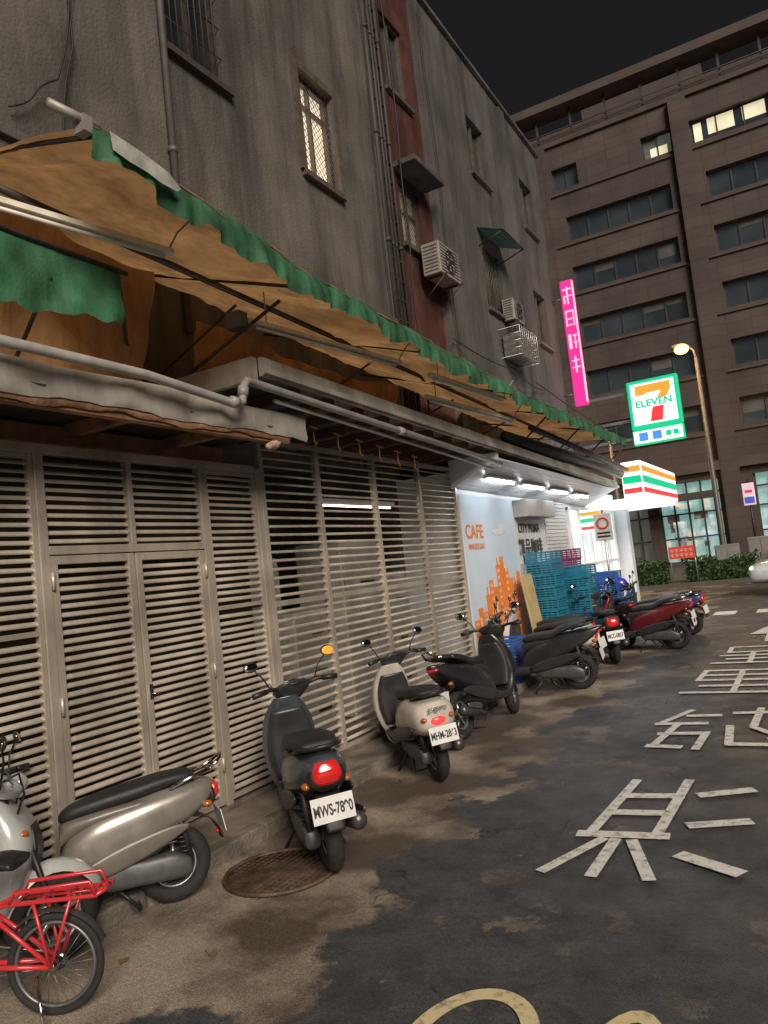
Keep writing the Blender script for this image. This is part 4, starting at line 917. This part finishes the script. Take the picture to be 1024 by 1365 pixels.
mb=MB(); wallgrid(mb,-22,21,0,25.3,hs,ff,.4); mb.box(-22,21,FY0+.41,FY0+16,25.0,25.3); mb.quad((-22,FY0,0),(-22,FY0+16,0),(-22,FY0+16,25.3),(-22,FY0,25.3)); mb.quad((21,FY0,0),(21,FY0+16,0),(21,FY0+16,25.3),(21,FY0,25.3)); mb.build('wall',tile,ob,recalc=False)
mb=MB()
for z in rows+[23.3]: mb.box(-22,21,FY0-.10,FY0-.002,z-.98,z-.86)
mb.box(-22.3,21.3,FY0-.5,FY0+1,27.4,27.9); mb.box(-22,21,FY0+2.2,FY0+3,25.3,27.4); mb.box(-22,21,FY0-.15,FY0+.15,25.32,25.6)
mb.box(-22,21,FY0-.3,FY0-.01,5.0,5.5); mb.box(-9,-2,FY0+4,FY0+9,27.9,30.0)
mb.build('ledge',M('office ledge',(.085,.068,.062),.8,0,.2,1),ob)
for x in (-22,-11.05,-3.2,4.5,11.9,20.4):
    mb=MB(); mb.box(x-.45,x+.45,FY0-.32,FY0-.003,0,25.28); mb.build('pilaster',tile,ob)
mb=MB(); 
for x in range(-21,21,2): mb.box(x,x+.12,FY0+.1,FY0+.22,25.6,27.4)
for z in (25.9,26.2): mb.box(-22,21,FY0-.02,FY0+.03,z,z+.05)
mb.build('railing',M('rail dark',(.06,.055,.05),.6),ob)
gl1=M('office glass',(.03,.038,.045),.12,0,.5,.5,emit=(.4,.5,.6),es=.018); gl2=M('office lit',(.5,.5,.4),.4,0,.4,.8,emit=(1.,.88,.58),es=.65); gl3=M('office faint',(.08,.09,.09),.3,0,.4,.8,emit=(.5,.6,.5),es=.09)
fo=M('office frame',(.07,.065,.06),.5,.3)
for h in hs:
    if h[2]<2: continue
    window(ob,ff,*h,.35,max(2,int((h[1]-h[0])/1.15)),gl3 if h[0]==-5.3 else gl1,False,None,fw=.09,frm=fo)
for a,b_,c,d in ((-4.9,-4.0,22.75,23.3),(-2.6,-2.2,22.7,23.8),(-1.9,-.6,23.0,23.9),(-.2,.9,23.1,23.9),(2.2,3.4,22.9,23.9),(-.9,-.4,7.3,8.4),(1.2,2.5,7.3,8.5)):
    mb=MB(); mb.box(a,b_,FY0+.335,FY0+.345,c,d); mb.build('lit_blind',gl2,ob)
rnd=random.Random(12)
gb=M('office blind',(.10,.10,.10),.6,0,.3,1)
for h in hs:
    if h[2]<2: continue
    n=max(2,int((h[1]-h[0])/1.15)); W=(h[1]-h[0])/n
    for k in range(n):
        if rnd.random()<.3: mb=MB(); dd=rnd.uniform(.2,.9); mb.box(h[0]+k*W+.06,h[0]+(k+1)*W-.06,FY0+.338,FY0+.342,h[3]-dd,h[3]-.05); mb.build('blind',gb,ob)
sh=M('shop glow',(.3,.4,.4),.4,0,.6,1.5,emit=(.30,.62,.58),es=.45); sh2=M('shop glow warm',(.5,.45,.35),.4,0,.5,1.5,emit=(1,.80,.5),es=.4)
for i,(a,b_) in enumerate(shops):
    mb=MB(); mb.quad(ff(a,.4,.38),ff(b_,.4,.38),ff(b_,4.6,.38),ff(a,4.6,.38)); s=mb.build('shop_window',sh if i in (2,3) else (gl3 if i!=4 else sh2),ob)
    mb=MB(); x=a
    while x<=b_: mb.box(x,x+.09,FY0+.2,FY0+.34,.4,4.6); x+=.72
    for z in (1.6,2.9,3.9): mb.box(a,b_,FY0+.21,FY0+.33,z,z+.08)
    mb.build('mullion',fo,s)
    if i in (2,3):
        for k in range(22):
            mb=MB(); x=a+rnd.random()*(b_-a-.6); z=.6+rnd.random()*3; mb.box(x,x+.2+rnd.random()*.5,FY0+.345,FY0+.37,z,z+.15+rnd.random()*.5)
            mb.build('display',M('display mix%d'%(k%3),(.3,.3,.3),.5,0,.9,3,emit=((.9,.9,.7),(.25,.2,.18),(.6,.8,.9))[k%3],es=.5 if k%3!=1 else .1),s)
mb=MB(); mb.box(-8,-4,FY0-2.2,FY0-.4,3.6,3.9); mb.build('entrance_canopy',fo,ob)
ob2=empty('distant_block','dark distant office block beyond the road','building'); mb=MB(); f3=lambda u,z,d:(u,60+d,z)
h3=[(-60+i*4.,-57.2+i*4.,z,z+1.5) for i in range(8) for z in (5,9,13,17)]; wallgrid(mb,-62,-26,0,22,h3,f3,.3); mb.build('wall',tile,ob2,recalc=False)
mb=MB(); mb.quad((-62,60.3,0),(-26,60.3,0),(-26,60.3,22),(-62,60.3,22)); mb.build('window',gl1,ob2,recalc=False)

# ---------------------------------------------------------------- hedge, lamps, far furniture
def hedge(x0,x1,y0,y1,z1,seed):
    rnd=random.Random(seed); b=MB(); mats=[M('leaf dark',(.02,.05,.015),.6,0,.3,4),M('leaf mid',(.045,.10,.03),.6,0,.3,4),M('leaf light',(.08,.14,.05),.6,0,.3,4)]
    b.box(x0+.12,x1-.12,y0+.12,y1-.12,.12,z1-.12,0)
    n=int((x1-x0)*520)
    for i in range(n):
        x=rnd.uniform(x0,x1); f=rnd.random()
        top=z1-.05+.10*math.sin(x*3.1)+.06*math.sin(x*7.7)
        if f<.5: y=y0+rnd.uniform(-.06,.08); z=rnd.uniform(.14,top)
        else: y=rnd.uniform(y0,y1); z=top+rnd.uniform(-.10,.07)
        s=rnd.uniform(.035,.075); d=V(rnd.uniform(-1,1),rnd.uniform(-1,1),rnd.uniform(-1,1)).normalized(); e=d.orthogonal().normalized(); g_=d.cross(e)
        c=V(x,y,z); b.add([c-e*s,c-g_*s*.45,c+e*s,c+g_*s*.45],[(0,1,2,3)],rnd.choice((0,1,1,2)))
    o=b.build('hedge',mats,recalc=False); tag(o,'clipped green hedge along the far pavement','hedge','hedges across the road')
hedge(-9.2,-4.4,27.4,28.3,.95,1); hedge(-4.0,-1.6,27.4,28.3,.9,2)
def lamp(x,y,h,arm):
    r=empty('street_lamp','tall street lamp with glowing amber head','street lamp','street lamps along the main road',loc=(x,y,.1))
    b=MB(); b.tube([(0,0,0),(0,0,.5),(0,0,h-.5)],[.12,.10,.06],12); b.build('pole',M('lamp pole',(.11,.10,.09),.5,.3,.1,5),r)
    b=MB(); b.tube([(0,0,h-.5),(arm*.2,0,h-.2),(arm,0,h)],.04,8); b.build('arm',MATS['lamp pole'],r)
    sgn=1 if arm>0 else -1
    b=MB(); b.loft([(arm-.1,h+.05,0,.06,.04),(arm+.2*sgn,h+.07,0,.16,.06),(arm+.5*sgn,h+.08,0,.10,.04)],14,.8,4); b.build('lamp_head',M('lamp head',(.10,.10,.10),.4,.3),r)
    b=MB(); b.ell((arm+.18*sgn,-.05,h-.10),(.26,.24,.19)); b.build('lens',M('amber glow',(1,.7,.3),.4,emit=(1,.50,.13),es=2.2),r)
    l=bpy.data.lights.new('lamp_light','POINT'); l.energy=420; l.color=(1,.6,.28); l.shadow_soft_size=.3
    lo=bpy.data.objects.new('lamp_light',l); COL.objects.link(lo); lo.parent=r; lo.location=(arm+.2*sgn,-1.0,h-.5)
lamp(-2.75,29,8.45,-.25); lamp(-7.2,34,6.9,-.5)
r=empty('red_banner','red banner with white lettering fixed on the hedge','banner',loc=(-3.9,27.25,.95))
b=MB(); b.box(-.42,.42,0,.02,0,.42); b.build('cloth',M('banner red',(.6,.05,.03),.6,emit=(.8,.08,.04),es=.2),r)
b=MB()
for z in (.26,.10):
    for k in range(5): x=-.36+k*.15; b.box(x,x+.10,-.01,-.002,z,z+.02); b.box(x+.04,x+.06,-.01,-.002,z-.04,z+.07); b.box(x,x+.10,-.01,-.002,z+.05,z+.07)
b.build('lettering',plw,r)
for x in (-.4,.4): b=MB(); b.tube([(x,.04,-.85),(x,.04,.42)],.02,6); b.build('post',alu,r)
for i,(x,y,wd,hh) in enumerate(((-2.9,27.6,.75,1.15),(-1.9,27.9,.8,1.3),(-1.0,27.4,.5,1.0))):
    r=empty('utility_cabinet','pale grey utility cabinet on the far pavement','utility cabinet','utility cabinets across the road',loc=(x,y,.12))
    b=MB(); b.box(0,wd,0,.4,0,hh); b.build('case',M('cabinet grey',(.22,.22,.21),.5,0,.15,4),r,bevel=.03)
    for p,q in ((.05,wd/2-.01),(wd/2+.01,wd-.05)): b=MB(); b.box(p,q,-.012,-.002,.1,hh-.1); b.build('door',M('cabinet door',(.26,.25,.24),.5,0,.15,4),r)
    b=MB(); b.box(wd/2-.05,wd/2-.03,-.03,-.012,hh*.45,hh*.6); b.build('handle',blk,r)
r=empty('hanging_lightbox','small lit lightbox sign in pale pink and blue on a pole','sign',loc=(-1.75,30,0))
b=MB(); b.tube([(0,0,0),(0,0,3.5)],.04,8); b.build('post',blk,r); b=MB(); b.box(-.2,.2,-.12,-.05,2.55,3.35); b.build('light_box',M('lightbox',(.5,.4,.45),.4,0,.3,3,emit=(.75,.55,.62),es=.6),r,bevel=.02)
b=MB(); b.box(-.16,.16,-.13,-.121,2.62,2.85); b.build('mark',M('mark blue',(.05,.08,.4),.4,emit=(.08,.12,.6),es=.5),r); b=MB(); b.box(-.12,.12,-.13,-.121,3.0,3.1); b.build('mark',M('mark red',(.5,.03,.1),.4,emit=(.7,.05,.12),es=.5),r)
car=empty('white_car','white hatchback waiting at the junction','car',loc=(.55,21.6,0),rot=(0,0,math.pi))
cp=M('car white',(.6,.61,.62),.25,0,.04,3,coat=.8)
b=MB(); b.loft([(2.05,.50,0,.60,.12),(2.0,.52,0,.74,.22),(1.7,.56,0,.82,.29),(1.0,.62,0,.85,.33),(0,.64,0,.86,.34),(-1.2,.66,0,.85,.34),(-1.85,.66,0,.78,.30),(-1.98,.62,0,.6,.2)],28,.5,5); b.build('body',cp,car)
b=MB(); b.loft([(1.15,.92,0,.70,.03),(.75,1.08,0,.70,.15),(.3,1.18,0,.66,.25),(-.6,1.20,0,.66,.27),(-1.3,1.12,0,.66,.20),(-1.75,.95,0,.62,.05)],24,.5,5); b.build('cabin',M('car glass',(.02,.025,.03),.06,0,.1,2),car)
b=MB(); b.loft([(.35,1.44,0,.56,.02),(-.2,1.47,0,.60,.025),(-.9,1.45,0,.58,.025),(-1.3,1.36,0,.5,.02)],16,.5,4); b.build('roof',cp,car)
for x in (-1.25,1.25):
    for y in (-.8,.8):
        b=MB(); b.torus((x,y,.31),.23,.085,0,32,10,'y',1.0); t=b.build('wheel',rub,car); b=MB(); b.torus((x,y,.31),.16,.02,0,24,6,'y',3); 
        for k in range(6): a=k*math.pi/3; b.tube([(x,y,.31),(x+.16*math.cos(a),y,.31+.16*math.sin(a))],.02,6)
        b.build('rim',alu,t)
for y in (-.6,.6): 
    b=MB(); b.ell((1.93,y,.66),(.10,.16,.08)); b.build('headlight',M('car headlight',(.8,.8,.8),.1,emit=(1,.95,.85),es=1.5),car)
b=MB(); b.box(1.98,2.07,-.4,.4,.40,.55); b.build('grille',blk,car); b=MB(); b.box(2.075,2.085,-.19,.19,.42,.52); b.build('license_plate',plw,car)
